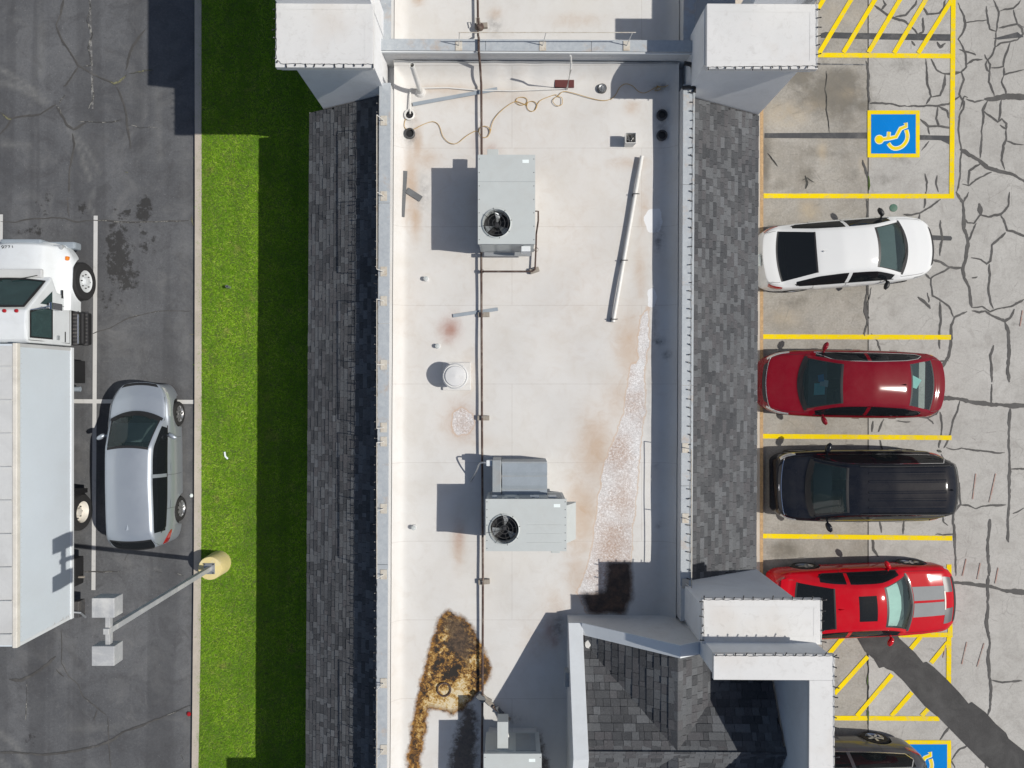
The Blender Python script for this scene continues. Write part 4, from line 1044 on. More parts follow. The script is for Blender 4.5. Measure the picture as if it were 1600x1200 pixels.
rail("long white rail standing on the dividing wall between the two roofs", [Vector((x, yy, 4.98)) for x in np.linspace(xs3[0] + .03, xs3[-1] + .12, 8)],
     [(Vector((x, 7.56, ZNW + .008)), Vector((x + .01, 7.58, ZNW + .12)), Vector((x + .05, yy, 4.98))) for x in xs3])

def lights(label, path, n, droop=0.0, group="string lights along the roof edges", out=(0, -1, 0)):
    path = [Vector(p) for p in path]
    e = empty("string_light", path[0]); tag(e, label, "string light", group)
    L = sum((b - a).length for a, b in zip(path[:-1], path[1:]))
    def at(s):
        for a, b in zip(path[:-1], path[1:]):
            d = (b - a).length
            if s <= d + 1e-6: return a.lerp(b, min(1, s / d))
            s -= d
        return path[-1]
    pts = []
    m = n * 4
    for i in range(m + 1):
        p = at(L * i / m).copy(); p.z += 0.008 + 0.008 * abs(math.sin(math.pi * i / 4)); pts.append(p + Vector((random.uniform(-.008, .008), random.uniform(-.008, .008), 0)))
    MB().tube(pts, 0.004, 5).build("cable", M['black'], e)
    o = Vector(out)
    for i in range(n + 1):
        p = at(L * i / n) + Vector((0, 0, 0.018))
        q = p + o * 0.07 + Vector((random.uniform(-.03, .03), random.uniform(-.03, .03), random.uniform(.0, .02)))
        b = MB().tube([p, p.lerp(q, .6)], 0.011, 6).build("socket", M['black'], e)
        MB().tube([p.lerp(q, .6), p.lerp(q, .8), q], [0.01, 0.016, 0.005], 6).build("bulb", M['trim'], e, smooth=True)
z = 5.685
def bp(px, py, z): return P(px, py, z)
lights("string light along the south edge of the northwest tower cap", [bp(434, 95, z), bp(440, 100, z), bp(583, 100.5, z)], 10)
lights("string light along the west edge of the northwest tower cap", [bp(431.5, 0, z), bp(432, 92, z)], 6, out=(-1, 0, 0))
lights("string light along the south edge of the northeast tower cap", [bp(1106, 105, z), bp(1276, 103, z)], 12)
lights("string light along the east edge of the northeast tower cap", [bp(1276, 0, z), bp(1276.5, 100, z)], 7, out=(1, 0, 0))
z = 5.855
lights("string light along the north edge of the southeast tower cap", [bp(1100, 937, z), bp(1283, 937, z)], 12, out=(.3, 1, 0))
lights("string light along the east edge of the southeast tower cap", [bp(1283.5, 938, z), bp(1284, 1018, z)], 5, out=(1, 0, 0))
lights("string light along the west edge of the southeast tower cap", [bp(1099, 940, z), bp(1100, 1000, z)], 5, out=(-1, 0, 0))
z = 6.656
lights("string light along the north edge of the entrance portal cap", [bp(1117, 1024.5, z), bp(1303, 1024.5, z)], 12, out=(.4, .8, 0))
lights("string light along the east edge of the entrance portal cap", [bp(1303, 1026, z), bp(1304, 1230, z)], 13, out=(1, 0, 0))
z = ZP + 0.006
lights("string light along the outer edge of the east parapet cap", [bp(1083, 146, z), bp(1080, 520, z), bp(1078.5, 905, z)], 54, out=(-1, .1, 0))
lights("string light along the outer edge of the west parapet cap", [bp(592, 150, z), bp(590, 600, z), bp(588, 1220, z)], 80, out=(-1, 0, 0))

# ------------------------------------------------------------------ things on the roof
Zr = ZR + 0.012
def unit_fan(parent, c, r, seed):
    rd = random.Random(seed)
    MB().lathe(c + Vector((0, 0, 0.002)), [(r * 1.02, 0.0), (r * 1.08, 0.02), (r * 1.0, 0.035), (r * .985, 0.02), (r * .98, -0.30)], 32).build("fan_ring", M['hvac'], parent, smooth=True)
    MB().lathe(c + Vector((0, 0, -.31)), [(r * .97, 0), (0.0, 0.001)], 24).build("fan_well", M['black'], parent)
    hub = c + Vector((0, 0, -.16))
    MB().lathe(hub, [(0.055, -0.09), (0.055, 0.03), (0.045, 0.04), (0, 0.042)], 14).build("fan_hub", M['trim'], parent, smooth=True)
    a0 = rd.random() * 6
    for k in range(3):
        a = a0 + k * 2.094
        v = []
        for t in np.linspace(.05, r * .9, 5):
            w = .35 + .28 * t / r
            for s in (-1, 1):
                v.append(hub + Vector((t * math.cos(a + s * w * .55), t * math.sin(a + s * w * .55), s * 0.045)))
        MB().add(v, [(2 * i, 2 * i + 1, 2 * i + 3, 2 * i + 2) for i in range(4)]).build("fan_blade", M['steel'], parent, fix=False)
    for k in range(8):
        a = k * math.pi / 4 + .2
        MB().tube([c + Vector((.07 * math.cos(a), .07 * math.sin(a), .03)), c + Vector((r * 1.12 * math.cos(a), r * 1.12 * math.sin(a), .03))], 0.006, 4).build("guard_wire", M['black'], parent)
    for q in (.3, .6, .85):
        MB().tube([c + Vector((r * q * math.cos(a), r * q * math.sin(a), .034)) for a in np.linspace(0, 2 * math.pi, 29)], 0.005, 4, cap=False).build("guard_wire", M['iron'], parent)

def top_with_hole(x0, x1, y0, y1, z, c, r):
    """cabinet lid with a round fan opening"""
    n = 48; v = []; edge = []
    for k in range(n):
        a = 2 * math.pi * k / n; v.append((c.x + r * math.cos(a), c.y + r * math.sin(a), z))
    for k in range(n):
        a = 2 * math.pi * k / n + 1e-4; d = Vector((math.cos(a), math.sin(a)))
        ts_ = [(x1 - c.x) / d.x if d.x > 1e-6 else 99, (y1 - c.y) / d.y if d.y > 1e-6 else 99, (x0 - c.x) / d.x if d.x < -1e-6 else 99, (y0 - c.y) / d.y if d.y < -1e-6 else 99]
        t = min(ts_); edge.append(ts_.index(t)); v.append((c.x + d.x * t, c.y + d.y * t, z))
    f = [(k, (k + 1) % n, n + (k + 1) % n, n + k) for k in range(n)]
    cor = {(0, 1): (x1, y1, z), (1, 2): (x0, y1, z), (2, 3): (x0, y0, z), (3, 0): (x1, y0, z)}
    for k in range(n):
        e_ = (edge[k], edge[(k + 1) % n])
        if e_ in cor: f.append((n + k, n + (k + 1) % n, len(v))); v.append(cor[e_])
    return v, f

def cabinet(name, label, x0, x1, y0, y1, zb, zt, fan=None, r=0.33, seed=1):
    e = empty(name, ((x0 + x1) / 2, (y0 + y1) / 2, Zr)); tag(e, label, "air conditioner", "rooftop air conditioning units")
    w = MB(); w.add([(x0, y0, zb), (x1, y0, zb), (x1, y1, zb), (x0, y1, zb), (x0, y0, zt - .03), (x1, y0, zt - .03), (x1, y1, zt - .03), (x0, y1, zt - .03)],
                    [(0, 1, 5, 4), (1, 2, 6, 5), (2, 3, 7, 6), (3, 0, 4, 7), (3, 2, 1, 0)])
    w.build("cabinet", M['hvac'], e)
    ov = 0.018
    lid = MB()
    if fan is not None: lid.add(*top_with_hole(x0 - ov, x1 + ov, y0 - ov, y1 + ov, zt, fan, r))
    else: lid.add([(x0 - ov, y0 - ov, zt), (x1 + ov, y0 - ov, zt), (x1 + ov, y1 + ov, zt), (x0 - ov, y1 + ov, zt)], [(0, 1, 2, 3)])
    a, b, c, d = x0 - ov, x1 + ov, y0 - ov, y1 + ov
    lid.add([(a, c, zt), (b, c, zt), (b, d, zt), (a, d, zt), (a, c, zt - .05), (b, c, zt - .05), (b, d, zt - .05), (a, d, zt - .05)], [(0, 4, 5, 1), (1, 5, 6, 2), (2, 6, 7, 3), (3, 7, 4, 0)])
    lid.build("lid", M['hvac'], e)
    cb = MB(); cb.box(x0 + .05, x1 - .05, y0 + .04, y1 - .04, ZR - .05, zb + .01); cb.build("curb", M['membrane'], e)
    if fan is not None: unit_fan(e, fan, r, seed)
    # lid seams, screws and a data plate
    for t_ in (.36, .7):
        yq_ = y0 + (y1 - y0) * t_
        if fan is None or abs(yq_ - fan.y) > r * 1.2: MB().box(x0 - ov, x1 + ov, yq_, yq_ + .006, zt, zt + .004).build("lid_seam", M['hvac_dark'], e)
    for t_ in np.linspace(.04, .96, 7):
        for xx_ in (x0 + .012, x1 - .012): MB().lathe((xx_, y0 + (y1 - y0) * t_, zt), [(.011, 0), (.009, .006), (0, .007)], 6).build("screw", M['iron'], e)
    MB().box(x1 - .26, x1 - .12, y1 - .16, y1 - .09, zt, zt + .0025).build("data_plate", M['paper'], e)
    return e

# north unit
zt = 5.0
a, b = P(748, 243, zt), P(835, 380, zt)
u1 = cabinet("rooftop_unit", "large plain grey air conditioner with a fan near its south end", a.x, b.x, b.y, a.y, 3.93, zt, P(776, 349, zt), 0.30, 3)
for k, (px, w, c) in enumerate([(0.0, .30, 'hvac'), (.34, .30, 'hvac'), (.66, .25, 'hvac_dark'), (.92, .2, 'hvac')]):
    x = a.x + .05 + px
    MB().box(x, x + w - .03, b.y - .012, b.y - .001, 4.05, 4.85).build("access_panel", M[c], u1)
MB().box(a.x + .08, a.x + 1.15, b.y - .10, b.y - .015, 3.93, 3.99).build("base_rail", M['steel'], u1)
MB().box(b.x - .28, b.x - .08, b.y - .13, b.y - .013, 4.4, 4.75).build("disconnect_box", M['white_steel'], u1, bevel=.008)
MB().box(a.x + .17, a.x + .42, a.y + .02, a.y + .26, 4.5, 4.62).build("intake_hood", M['hvac'], u1, bevel=.008)
# middle unit
zt = 5.05
a, b = P(760, 781, zt), P(884, 860, zt)
u2 = cabinet("rooftop_unit", "wide grey air conditioner with side hood beside the middle of the gas pipe", a.x, b.x, b.y, a.y, 3.93, zt, P(788, 827, zt), 0.31, 8)
q0, q1 = P(884, 791, zt), P(901, 862, 4.7)
MB().add([(b.x, a.y - .15, 4.95), (b.x, b.y + .12, 4.95), (b.x, b.y + .12, 4.35), (b.x, a.y - .15, 4.35), (b.x + .27, a.y - .15, 4.45), (b.x + .27, b.y + .12, 4.45), (b.x + .27, b.y + .12, 4.35), (b.x + .27, a.y - .15, 4.35)],
         [(0, 1, 5, 4), (4, 5, 6, 7), (0, 4, 7, 3), (1, 2, 6, 5), (3, 7, 6, 2)]).build("intake_hood", M['hvac'], u2)
MB().box(b.x - .31, b.x - .12, b.y - .08, b.y - .019, 4.2, 4.96).build("junction_box", M['hvac'], u2, bevel=.008)
for k in range(3):
    yq = b.y + .16 + k * .19
    MB().box(a.x + .88, b.x - .08, yq, yq + .012, zt, zt + .008).build("lid_rib", M['hvac'], u2)
for k in range(5):
    x = a.x + .05 + k * .33
    MB().box(x, x + .28, a.y + .002, a.y + .012, 4.1, 4.85).build("access_panel", M['hvac' if k % 2 else 'hvac_dark'], u2)
for k, (x, w) in enumerate(((a.x + .12, .1), (a.x + .45, .17), (a.x + .95, .2), (a.x + 1.35, .18))):
    MB().box(x, x + w, a.y + .013, a.y + .03, 4.55, 4.8).build("access_hatch", M['white_steel' if k != 1 else 'hvac'], u2)
# duct on its north side
da, db = P(768, 720, 4.35), P(855, 768, 4.35)
du = empty("roof_duct", ((da.x + db.x) / 2, (da.y + db.y) / 2, Zr)); tag(du, "blue grey sheet metal duct with ribs on the north side of the middle unit", "duct")
dy = da.y - db.y
MB().box(da.x + .22, db.x, db.y - .25, da.y - .02, ZR - .02, 4.33).build("body", M['hvac_dark'], du, bevel=.01)
for k in range(3):
    y0_ = db.y - .25 + k * (dy + .2) / 3
    MB().add([(da.x + .24, y0_ + .01, 4.335), (db.x - .0, y0_ + .01, 4.335), (db.x, y0_ + (dy + .2) / 3 - .01, 4.335), (da.x + .24, y0_ + (dy + .2) / 3 - .01, 4.335), (da.x + .24, y0_ + .09, 4.37), (db.x, y0_ + .09, 4.37)],
             [(0, 1, 5, 4), (4, 5, 2, 3), (0, 4, 3), (1, 2, 5)]).build("panel", M['blue_grey'], du)
MB().box(da.x + .02, da.x + .215, db.y - .25, da.y + .02, ZR - .02, 4.42).build("end_box", M['hvac_dark'], du, bevel=.012)
cn = empty("flexible_conduit", P(765, 730, Zr)); tag(cn, "grey flexible conduit looping out of the duct by the middle unit", "conduit")
MB().tube(smooth_path([P(768, 723, 4.3), P(760, 723, 4.32), P(750, 724, 4.3), P(745, 735, 4.1), P(738, 748, Zr + .1), P(735, 752, Zr)], 6), 0.018, 8).build("tube", M['steel'], cn, smooth=True)
MB().box(P(760, 722, 4.3).x, P(769, 722, 4.3).x, P(760, 728, 4.3).y, P(760, 719, 4.3).y, 4.22, 4.34).build("fitting", M['white_steel'], cn, bevel=.01)
# south unit
zt = 4.95
a, b = P(757, 1179, zt), P(845, 1290, zt)
u3 = cabinet("rooftop_unit", "air conditioner cut by the bottom edge, with a small raised box on its north side", a.x, b.x, b.y, a.y, 3.9, zt)
s0, s1 = P(777, 1128, 4.75), P(794, 1170, 4.75)
MB().box(s0.x, s1.x, a.y + .005, s0.y, 4.35, 4.75).build("intake_box", M['hvac'], u3, bevel=.006)
for k in range(2):
    MB().box(a.x + .06 + k * .62, a.x + .62 + k * .5, a.y + .002, a.y + .012, 4.0, 4.8).build("access_panel", M['hvac_dark' if k else 'hvac'], u3)
MB().tube([P(788, 1127, 4.3), P(793, 1146, 4.3), P(794.5, 1152, 4.3)], .02, 8).build("drain_pipe", M['pvc'], u3, smooth=True)
# north roof: unit whose shadow shows at the top edge
u4 = cabinet("rooftop_unit", "air conditioner on the far north roof at the top edge of the frame", 1.0, 2.2, 9.25, 10.6, 3.9, 4.95)

# gas pipe
gp = empty("gas_pipe", P(752, 500, Zr)); tag(gp, "long rusty brown gas pipe running down the whole roof", "pipe")
zp = Zr + .13
MB().tube([P(745.5, -60, zp), P(747, 40, zp), P(747, 55, zp), P(748, 60, 4.52), P(748, 80, 4.52), P(750, 100, 4.0), P(752, 132, zp), P(752.5, 240, zp), P(752, 400, zp), P(753, 650, zp), P(754.5, 900, zp), P(754, 1080, zp), P(752, 1260, zp)], 0.027, 10).build("main_run", M['rust'], gp, smooth=True)
MB().tube([P(753, 424, zp), P(832, 424, zp), P(836, 421, zp), P(837.5, 385, zp), P(838, 365, zp + .1), P(841, 345, zp + .6), P(841, 330, zp + .65), P(834, 330, zp + .65)], 0.02, 8).build("branch", M['rust'], gp, smooth=True)
for px, py in ((753, 424), (838, 390)):
    c = P(px, py, zp); MB().lathe(c, [(.045, -.04), (.05, 0), (.045, .04)], 10).build("fitting", M['rust'], gp, smooth=True)
for i, (px, py, ln) in enumerate(((750, 42, .3), (754, 492, .27), (753.5, 653, .28), (754.5, 908, .27), (833, 423, .22))):
    c = P(px + 2, py, Zr)
    s = empty("pipe_support", c); tag(s, ["wooden block under the gas pipe north of the dividing wall", "wooden block under the gas pipe above the pink stain", "wooden block under the gas pipe beside the round flaking patch", "wooden block under the gas pipe below the middle unit", "wooden block under the corner of the branch pipe by the north unit"][i], "pipe support", "wooden blocks under the gas pipe")
    an = math.radians(18 if i == 4 else random.uniform(-6, 6))
    ex = Vector((math.cos(an), math.sin(an), 0)); ey = Vector((-ex.y, ex.x, 0))
    MB().obox(c + Vector((0, 0, .045)), ex, ey, Vector((0, 0, 1)), ln / 2, .055, .05).build("block", M['wood'], s, bevel=.008)
    MB().tube([c + ex * -.08 + Vector((-.02, .03, .02)), c + Vector((-.03, .03, .175)), c + ex * .05 + Vector((0, .03, .02))], .008, 5).build("strap", M['steel'], s)
cv = empty("gas_valve", P(748, 34, Zr)); tag(cv, "round rusty valve on the gas pipe north of the dividing wall", "valve")
MB().lathe(P(750, 42, zp + .02), [(.0, .09), (.06, .08), (.09, .03), (.09, -.03), (.05, -.08)], 16).build("body", M['rust'], cv, smooth=True)
MB().tube([P(745, 38, zp + .1), P(744, 28, zp + .12), P(749, 28, zp + .12), P(750, 38, zp + .1)], .014, 6).build("handle", M['wood'], cv, smooth=True)

def simple(name, label, cat, mb, mat, group=None, **kw):
    o = mb.build(name, M[mat], None, **kw); return tag(o, label, cat, group)
def tubething(name, label, cat, pts, r, mat, n=8, group=None):
    return simple(name, label, cat, MB().tube(pts, r, n), mat, group, smooth=True)
# pvc conduit and standing pipes
tubething("pvc_conduit", "thin white pipe lying across the roof south of the dividing wall", "pipe", [P(641, 178, Zr + .1), P(641, 140, Zr + .04), P(644, 138, Zr + .035), P(700, 137, Zr + .03), P(745, 141, Zr + .03), P(800, 142, Zr + .03), P(884, 138.5, Zr + .03)], .016, 'pvc')
vp = empty("vent_pipe", P(657, 144, Zr)); tag(vp, "tall upright white vent pipe by the northwest roof corner", "pipe")
c = P(657, 144, Zr)
MB().lathe(c, [(.055, 0), (.055, 1.48), (.047, 1.48), (.047, 1.2)], 16).build("pipe", M['pvc'], vp, smooth=True)
MB().lathe(c, [(.13, -.02), (.12, .02), (.07, .06), (.06, .16)], 16).build("boot", M['membrane'], vp, smooth=True)
c = P(886, 139, Zr)
tp = empty("vent_pipe", c); tag(tp, "thin upright white pipe beside the maroon board", "pipe")
MB().tube([c, c + Vector((.0, .0, 1.1)), c + Vector((-.0, .05, 1.25)), P(891.5, 87, Zr + 1.55)], .022, 8).build("pipe", M['pvc'], tp, smooth=True)
simple("board", "maroon rectangular board lying on the roof near the dividing wall", "board", 
       MB().obox(P(882, 131, Zr + .012), Vector((1, 0, 0)), Vector((0, 1, 0)), Vector((0, 0, 1)), .225, .09, .01), 'maroon')
# drains
for i, (px, py, r, lb, open_) in enumerate(((640, 180, .125, "white rimmed roof drain where the thin white pipe ends", 1), (640.5, 209, .125, "open dark roof drain beside the end of the yellow cord", 1), (940.5, 139, .11, "grey mesh roof drain near the dividing wall", 0),
                                          (1034, 180, .125, "upper of two dark drains in the shade of the east parapet", 1), (1034, 212, .125, "lower of two dark drains in the shade of the east parapet", 1))):
    c = P(px, py, Zr); e = empty("roof_drain", c); tag(e, lb, "drain", "round roof drains")
    MB().lathe(c, [(r, -.02), (r, .05), (r * .8, .06), (r * .72, .05), (r * .70, .0)], 24).build("ring", M['pvc' if i == 0 else 'iron'], e, smooth=True)
    MB().lathe(c, [(r * .7, .004), (0, .005)], 20).build("throat", M['black'], e)
    if not open_:
        for q in (.25, .5, .7): MB().tube([c + Vector((r * q * math.cos(t), r * q * math.sin(t), .05 + .05 * (1 - q))) for t in np.linspace(0, 6.283, 21)], .007, 5, cap=False).build("strainer", M['steel'], e)
        for k in range(8): MB().tube([c + Vector((0, 0, .11)), c + Vector((r * .75 * math.cos(k * .785), r * .75 * math.sin(k * .785), .05))], .007, 5).build("strainer", M['steel'], e)
# yellow cord
def loops(cx, cy, r, n, z, a0=0, e=1.0):
    return [P(cx + r * (1 + .12 * math.sin(3 * t)) * math.cos(t + a0), cy + r * e * math.sin(t + a0), z + .004 * k / 6) for k, t in enumerate(np.linspace(0, 2 * math.pi * n, int(9 * n)))]
zc_ = Zr + .02
cord = [P(634, 186, zc_), P(631.5, 194, zc_), P(634, 201, zc_), P(646, 202, zc_), P(660, 195, zc_), P(676, 190, zc_), P(686, 196, zc_), P(692, 213, zc_), P(702, 223, zc_), P(714, 224, zc_), P(728, 213, zc_), P(742, 205, zc_)]
cord += loops(757, 206, 9, 2.5, zc_, math.pi) + [P(768, 196, zc_), P(772, 186, zc_), P(782, 174, zc_), P(796, 163, zc_), P(806, 158, zc_)] + loops(815, 158, 9, 1.0, zc_, math.pi, .7) + [P(822, 164, zc_)] + loops(831, 166, 8, 1.6, zc_, math.pi) + [P(843, 158, zc_), P(858, 151, zc_), P(868, 148, zc_)]
cord += loops(872, 158, 7.5, 1.0, zc_, -math.pi / 2) + [P(880, 143, zc_), P(898, 146, zc_), P(918, 152, zc_), P(940, 157, zc_), P(954, 155, zc_), P(962, 148, zc_), P(968, 137, zc_), P(977, 131, zc_), P(988, 134, zc_), P(998, 143, zc_), P(1008, 145, zc_), P(1022, 138, zc_ + .02)]
cord += [P(1028, 136, zc_), P(1023, 142, zc_), P(1033, 139, zc_), P(1026, 134, zc_), P(1036, 136, zc_ + .05), P(1044, 133, zc_ + .1)]
tubething("extension_cord", "thin yellow cord snaking and coiling across the north end of the roof", "cord", smooth_path(cord, 3), .0075, 'cord', 6)
# bucket with debris
c = P(982, 223, Zr); e = empty("bucket", c); tag(e, "square white bucket full of scraps on the roof", "bucket")
h = .36; w0, w1 = .1, .125
v = []
for w_, z_ in ((w0, 0), (w1, h), (w1 - .015, h), (w0, .12)):
    v += [(c.x - w_, c.y - w_, c.z + z_), (c.x + w_, c.y - w_, c.z + z_), (c.x + w_, c.y + w_, c.z + z_), (c.x - w_, c.y + w_, c.z + z_)]
f = [(4 * r + k, 4 * r + (k + 1) % 4, 4 * r + 4 + (k + 1) % 4, 4 * r + 4 + k) for r in range(3) for k in range(4)] + [(12, 13, 14, 15)]
mk("shell", v, f, M['pvc'], e)
for k in range(14):
    a_ = random.uniform(0, 6.28); p = c + Vector((random.uniform(-.05, .05), random.uniform(-.05, .05), random.uniform(.2, .34)))
    d_ = Vector((math.cos(a_), math.sin(a_), random.uniform(-.4, .4))) * .05
    MB().tube([p - d_, p + d_], .011, 5).build("scrap", M[random.choice(['wood', 'black', 'pvc', 'char'])], e)
# long white pole on stands
pa, pb = P(1003, 244, Zr + .10), P(958, 503, Zr + .10)
e = empty("white_pole", pb); tag(e, "long white pole lying on low stands beside the east parapet", "pole")
MB().tube([pa, pb], .047, 12).build("pole", M['pvc'], e, smooth=True)
for t in (.23, .63, .985):
    p = pa.lerp(pb, t)
    MB().lathe(p + Vector((0, 0, -.09)), [(.06, -.02), (.06, .015), (.02, .03), (.02, .07)], 10).build("stand", M['iron'], e)
    MB().tube([p + Vector((-.07, .0, .0)), p + Vector((-.05, 0, .05)), p + Vector((.05, 0, .055)), p + Vector((.09, .01, .0))], .012, 6).build("clamp", M['iron'], e)
# flat strips and scraps
for nm, lb, a_, b_, w_, mt in (("metal_strip", "blue grey flat strip lying below the thin white pipe", (645, 163), (777, 139), .085, 'blue_grey'), ("metal_strip", "short blue grey flat strip crossing under the gas pipe", (708, 493.5), (778, 483), .08, 'blue_grey'),
                            ("charcoal_strip", "straight dark grey strip lying near the west parapet", (632, 267), (627.5, 339), .14, 'char'), ("charcoal_strip", "short bent dark strip beside the longer charcoal strip", (636, 297), (658, 311), .14, 'char')):
    A_, B_ = P(*a_, Zr + .02), P(*b_, Zr + .02); t = (B_ - A_); L = t.length; t.normalize()
    simple(nm, lb, "strip", MB().obox(A_.lerp(B_, .5), t, Vector((-t.y, t.x, 0)), Vector((0, 0, 1)), L / 2, w_ / 2, .006), mt)
# round roof vent
c = P(714, 588, Zr); e = empty("roof_vent", c); tag(e, "round white capped roof vent on a square base", "vent")
MB().box(c.x - .33, c.x + .33, c.y - .33, c.y + .33, ZR - .01, Zr + .06).build("base", M['membrane'], e, bevel=.02)
MB().lathe(c, [(.2, .03), (.2, .38), (.29, .42), (.3, .5), (.27, .54), (.255, .52), (.24, .52), (.22, .57), (.0, .60)], 32).build("cap", M['capw'], e, smooth=True)
# small breathers
for px, py, lb in ((666, 436, "small white breather vent west of the north unit"), (684, 541, "small white breather vent below the pink stain"), (647, 824, "small white breather vent near the west parapet, left of the middle unit")):
    c = P(px, py, Zr); e = empty("breather_vent", c); tag(e, lb, "vent", "small breather vents")
    MB().lathe(c, [(.07, -.01), (.06, .02), (.03, .03), (.03, .1)], 14).build("neck", M['capw'], e, smooth=True)
    MB().lathe(c + Vector((0, 0, .08)), [(.02, .0), (.055, .01), (.05, .035), (.0, .045)], 14).build("hood", M['hvac'], e, smooth=True)
c = P(694, 1077, Zr); simple("clamp_ring", "dark metal ring lying in the brown algae stain", "ring", MB().lathe(c, [(.17, -.01), (.17, .03), (.14, .03), (.14, -.01)], 28), 'rust', smooth=True)
# scrap lumber by the south unit
lum = [((752, 1085), (770, 1103), .1, 'wood', "splintered lumber resting on the gas pipe"), ((770, 1103), (790, 1122), .06, 'rust', "rusty angle iron beside the splintered lumber"), ((776, 1104), (786, 1120), .08, 'char', "dark scorched scrap piece above the south unit"), ((746, 1086), (757, 1096), .12, 'char', "dark metal bracket beside the gas pipe above the south unit"), ((783, 1118), (798, 1124), .07, 'wood', "short broken wood block above the small raised box")]
for k, (a_, b_, w_, mt, lb) in enumerate(lum):
    z_ = Zr + .05 + .035 * k
    A_, B_ = P(*a_, z_ + .02), P(*b_, z_); t = (B_ - A_); L = t.length; t.normalize(); s_ = Vector((-t.y, t.x, 0)).normalized()
    mb = MB(); mb.obox(A_.lerp(B_, .5), t, s_, t.cross(s_), L / 2, w_ / 2, .022); mb.obox(A_.lerp(B_, .4) + s_ * w_ * .3, (t + s_ * .3).normalized(), s_, t.cross(s_), L / 3, w_ / 5, .03)
    simple("scrap_piece", lb, "scrap", mb, mt, "scraps above the south unit", bevel=.006)
# dark panel standing in for a shadow along the rake wall
simple("shadow_panel", "long dark panel standing in for a shadow along the entrance rake wall", "panel", MB().add([P(891, 1090, Zr), P(903, 1189, Zr), P(907, 1189, 4.4), P(898, 1090, 4.2), P(887.5, 1092, Zr), P(899.5, 1190, Zr), P(905, 1190, 4.4), P(896, 1091, 4.2)], [(0, 1, 2, 3), (7, 6, 5, 4), (0, 4, 5, 1), (1, 5, 6, 2), (2, 6, 7, 3), (3, 7, 4, 0)]), 'hvac_dark')
simple("scupper_box", "small grey box on the outside of the entrance rake wall", "box", MB().box(1.2, 1.32, P(890, 1071, 4.2).y, P(890, 1048, 4.2).y, 4.0, 4.3), 'hvac_dark', bevel=.01)
# vents in the entrance roof corner
c = P(920, 1001, 4.05); e = empty("corner_vent", c); tag(e, "white domed vent pipe in the corner of the entrance roof", "vent")
MB().lathe(c, [(.09, -.02), (.09, .18), (.12, .2), (.11, .26), (0, .29)], 18).build("cap", M['pvc'], e, smooth=True)
c = P(930, 1007, 4.05); e = empty("corner_vent", c); tag(e, "small square open vent in the corner of the entrance roof", "vent")
MB().lathe(c, [(.1, -.03), (.1, .1), (.07, .1), (.06, .02), (0, .02)], 4).build("frame", M['pvc'], e)
# black strips put in for the dark gap and shadow at the parapet corner
simple("black_gap_strip", "black strip standing in for the dark gap round the corner by the northeast tower", "gap strip", MB().tube(smooth_path([P(1069, 99, 4.36), P(1077, 100, 4.36), P(1082, 104, 4.36), P(1083, 115, 4.36), P(1083, 136, 4.34)], 4), .05, 8), 'black', smooth=True)
simple("black_gap_strip", "short black strip standing in for the dark gap at the north end of the east parapet cap", "gap strip", MB().tube([P(1066, 137, 4.32), P(1075, 136, 4.32), P(1086, 136, 4.3), P(1085, 144, 4.3)], .04, 8), 'black', smooth=True)

# ------------------------------------------------------------------ lamp post
base = P(343.5, 878.5, 0.05)
e = empty("lamp_post", (base.x, base.y, 0.05)); tag(e, "twin headed grey lamp post on a round yellow concrete base", "lamp post")
bx, by = base.x, base.y
MB().lathe((bx, by, .05), [(.34, 0), (.33, .35), (.325, .66), (.31, .70), (0, .705)], 36).build("pedestal", M['pedestal'], e, smooth=True)
MB().box(bx - .15, bx + .15, by - .15, by + .15, .752, .78).build("base_plate", M['steel'], e, bevel=.004)
for sx in (-1, 1):
    for sy in (-1, 1): MB().lathe((bx + .12 * sx, by + .12 * sy, .775), [(.018, 0), (.018, .05), (0, .055)], 6).build("anchor_bolt", M['iron'], e)
MB().box(bx - .06, bx + .06, by - .06, by + .06, .77, 5.90).build("pole", M['lamp_grey'], e, bevel=.012)
MB().box(bx - .05, bx + .05, by - .42, by + .42, 5.73, 5.84).build("cross_arm", M['lamp_grey'], e, bevel=.01)
for s in (-1, 1):
    yc = by + .49 * s
    hd = MB().box(bx - .28, bx + .18, yc - .2, yc + .2, 5.58, 5.92).build("lamp_head", M['lamp_grey'], e, bevel=.012)
    MB().box(bx - .24, bx + .14, yc - .17, yc + .17, 5.565, 5.585).build("lens", M['lamp'], hd)

# ------------------------------------------------------------------ small things on the ground
c = P(359, 449, .1); e = empty("irrigation_stub", c); tag(e, "small grey pipe stub standing in the grass", "pipe stub")
MB().lathe(c, [(.04, -.05), (.04, .22), (.03, .22), (.03, .1)], 12).build("tube", M['steel'], e, smooth=True)
simple("litter", "scrap of white litter lying on the grass", "litter", MB().ribbon([P(351, 706, .15), P(352, 713, .16), P(356, 717, .15)], .05), 'paper')
simple("litter", "crumpled red and white litter by the kerb at lower left", "litter", MB().lathe(P(295.5, 1115, .0), [(.05, 0), (.07, .03), (.04, .06), (0, .07)], 7), 'tail')
simple("litter", "crumpled white litter by the kerb beside the silver car", "litter", MB().lathe(P(299.5, 774, .0), [(.04, 0), (.06, .03), (.03, .06), (0, .065)], 6), 'paper')
e = tag(MB().lathe(P(1396, 325, 0.0), [(.11, -.01), (.11, .016), (.08, .022), (0, .024)], 24).build("cleanout_cover", plain('green_cover', (0.05, 0.13, 0.09), .6, var=.2), None, smooth=True), "small round green cover set in the pavement above the white car", "cover")

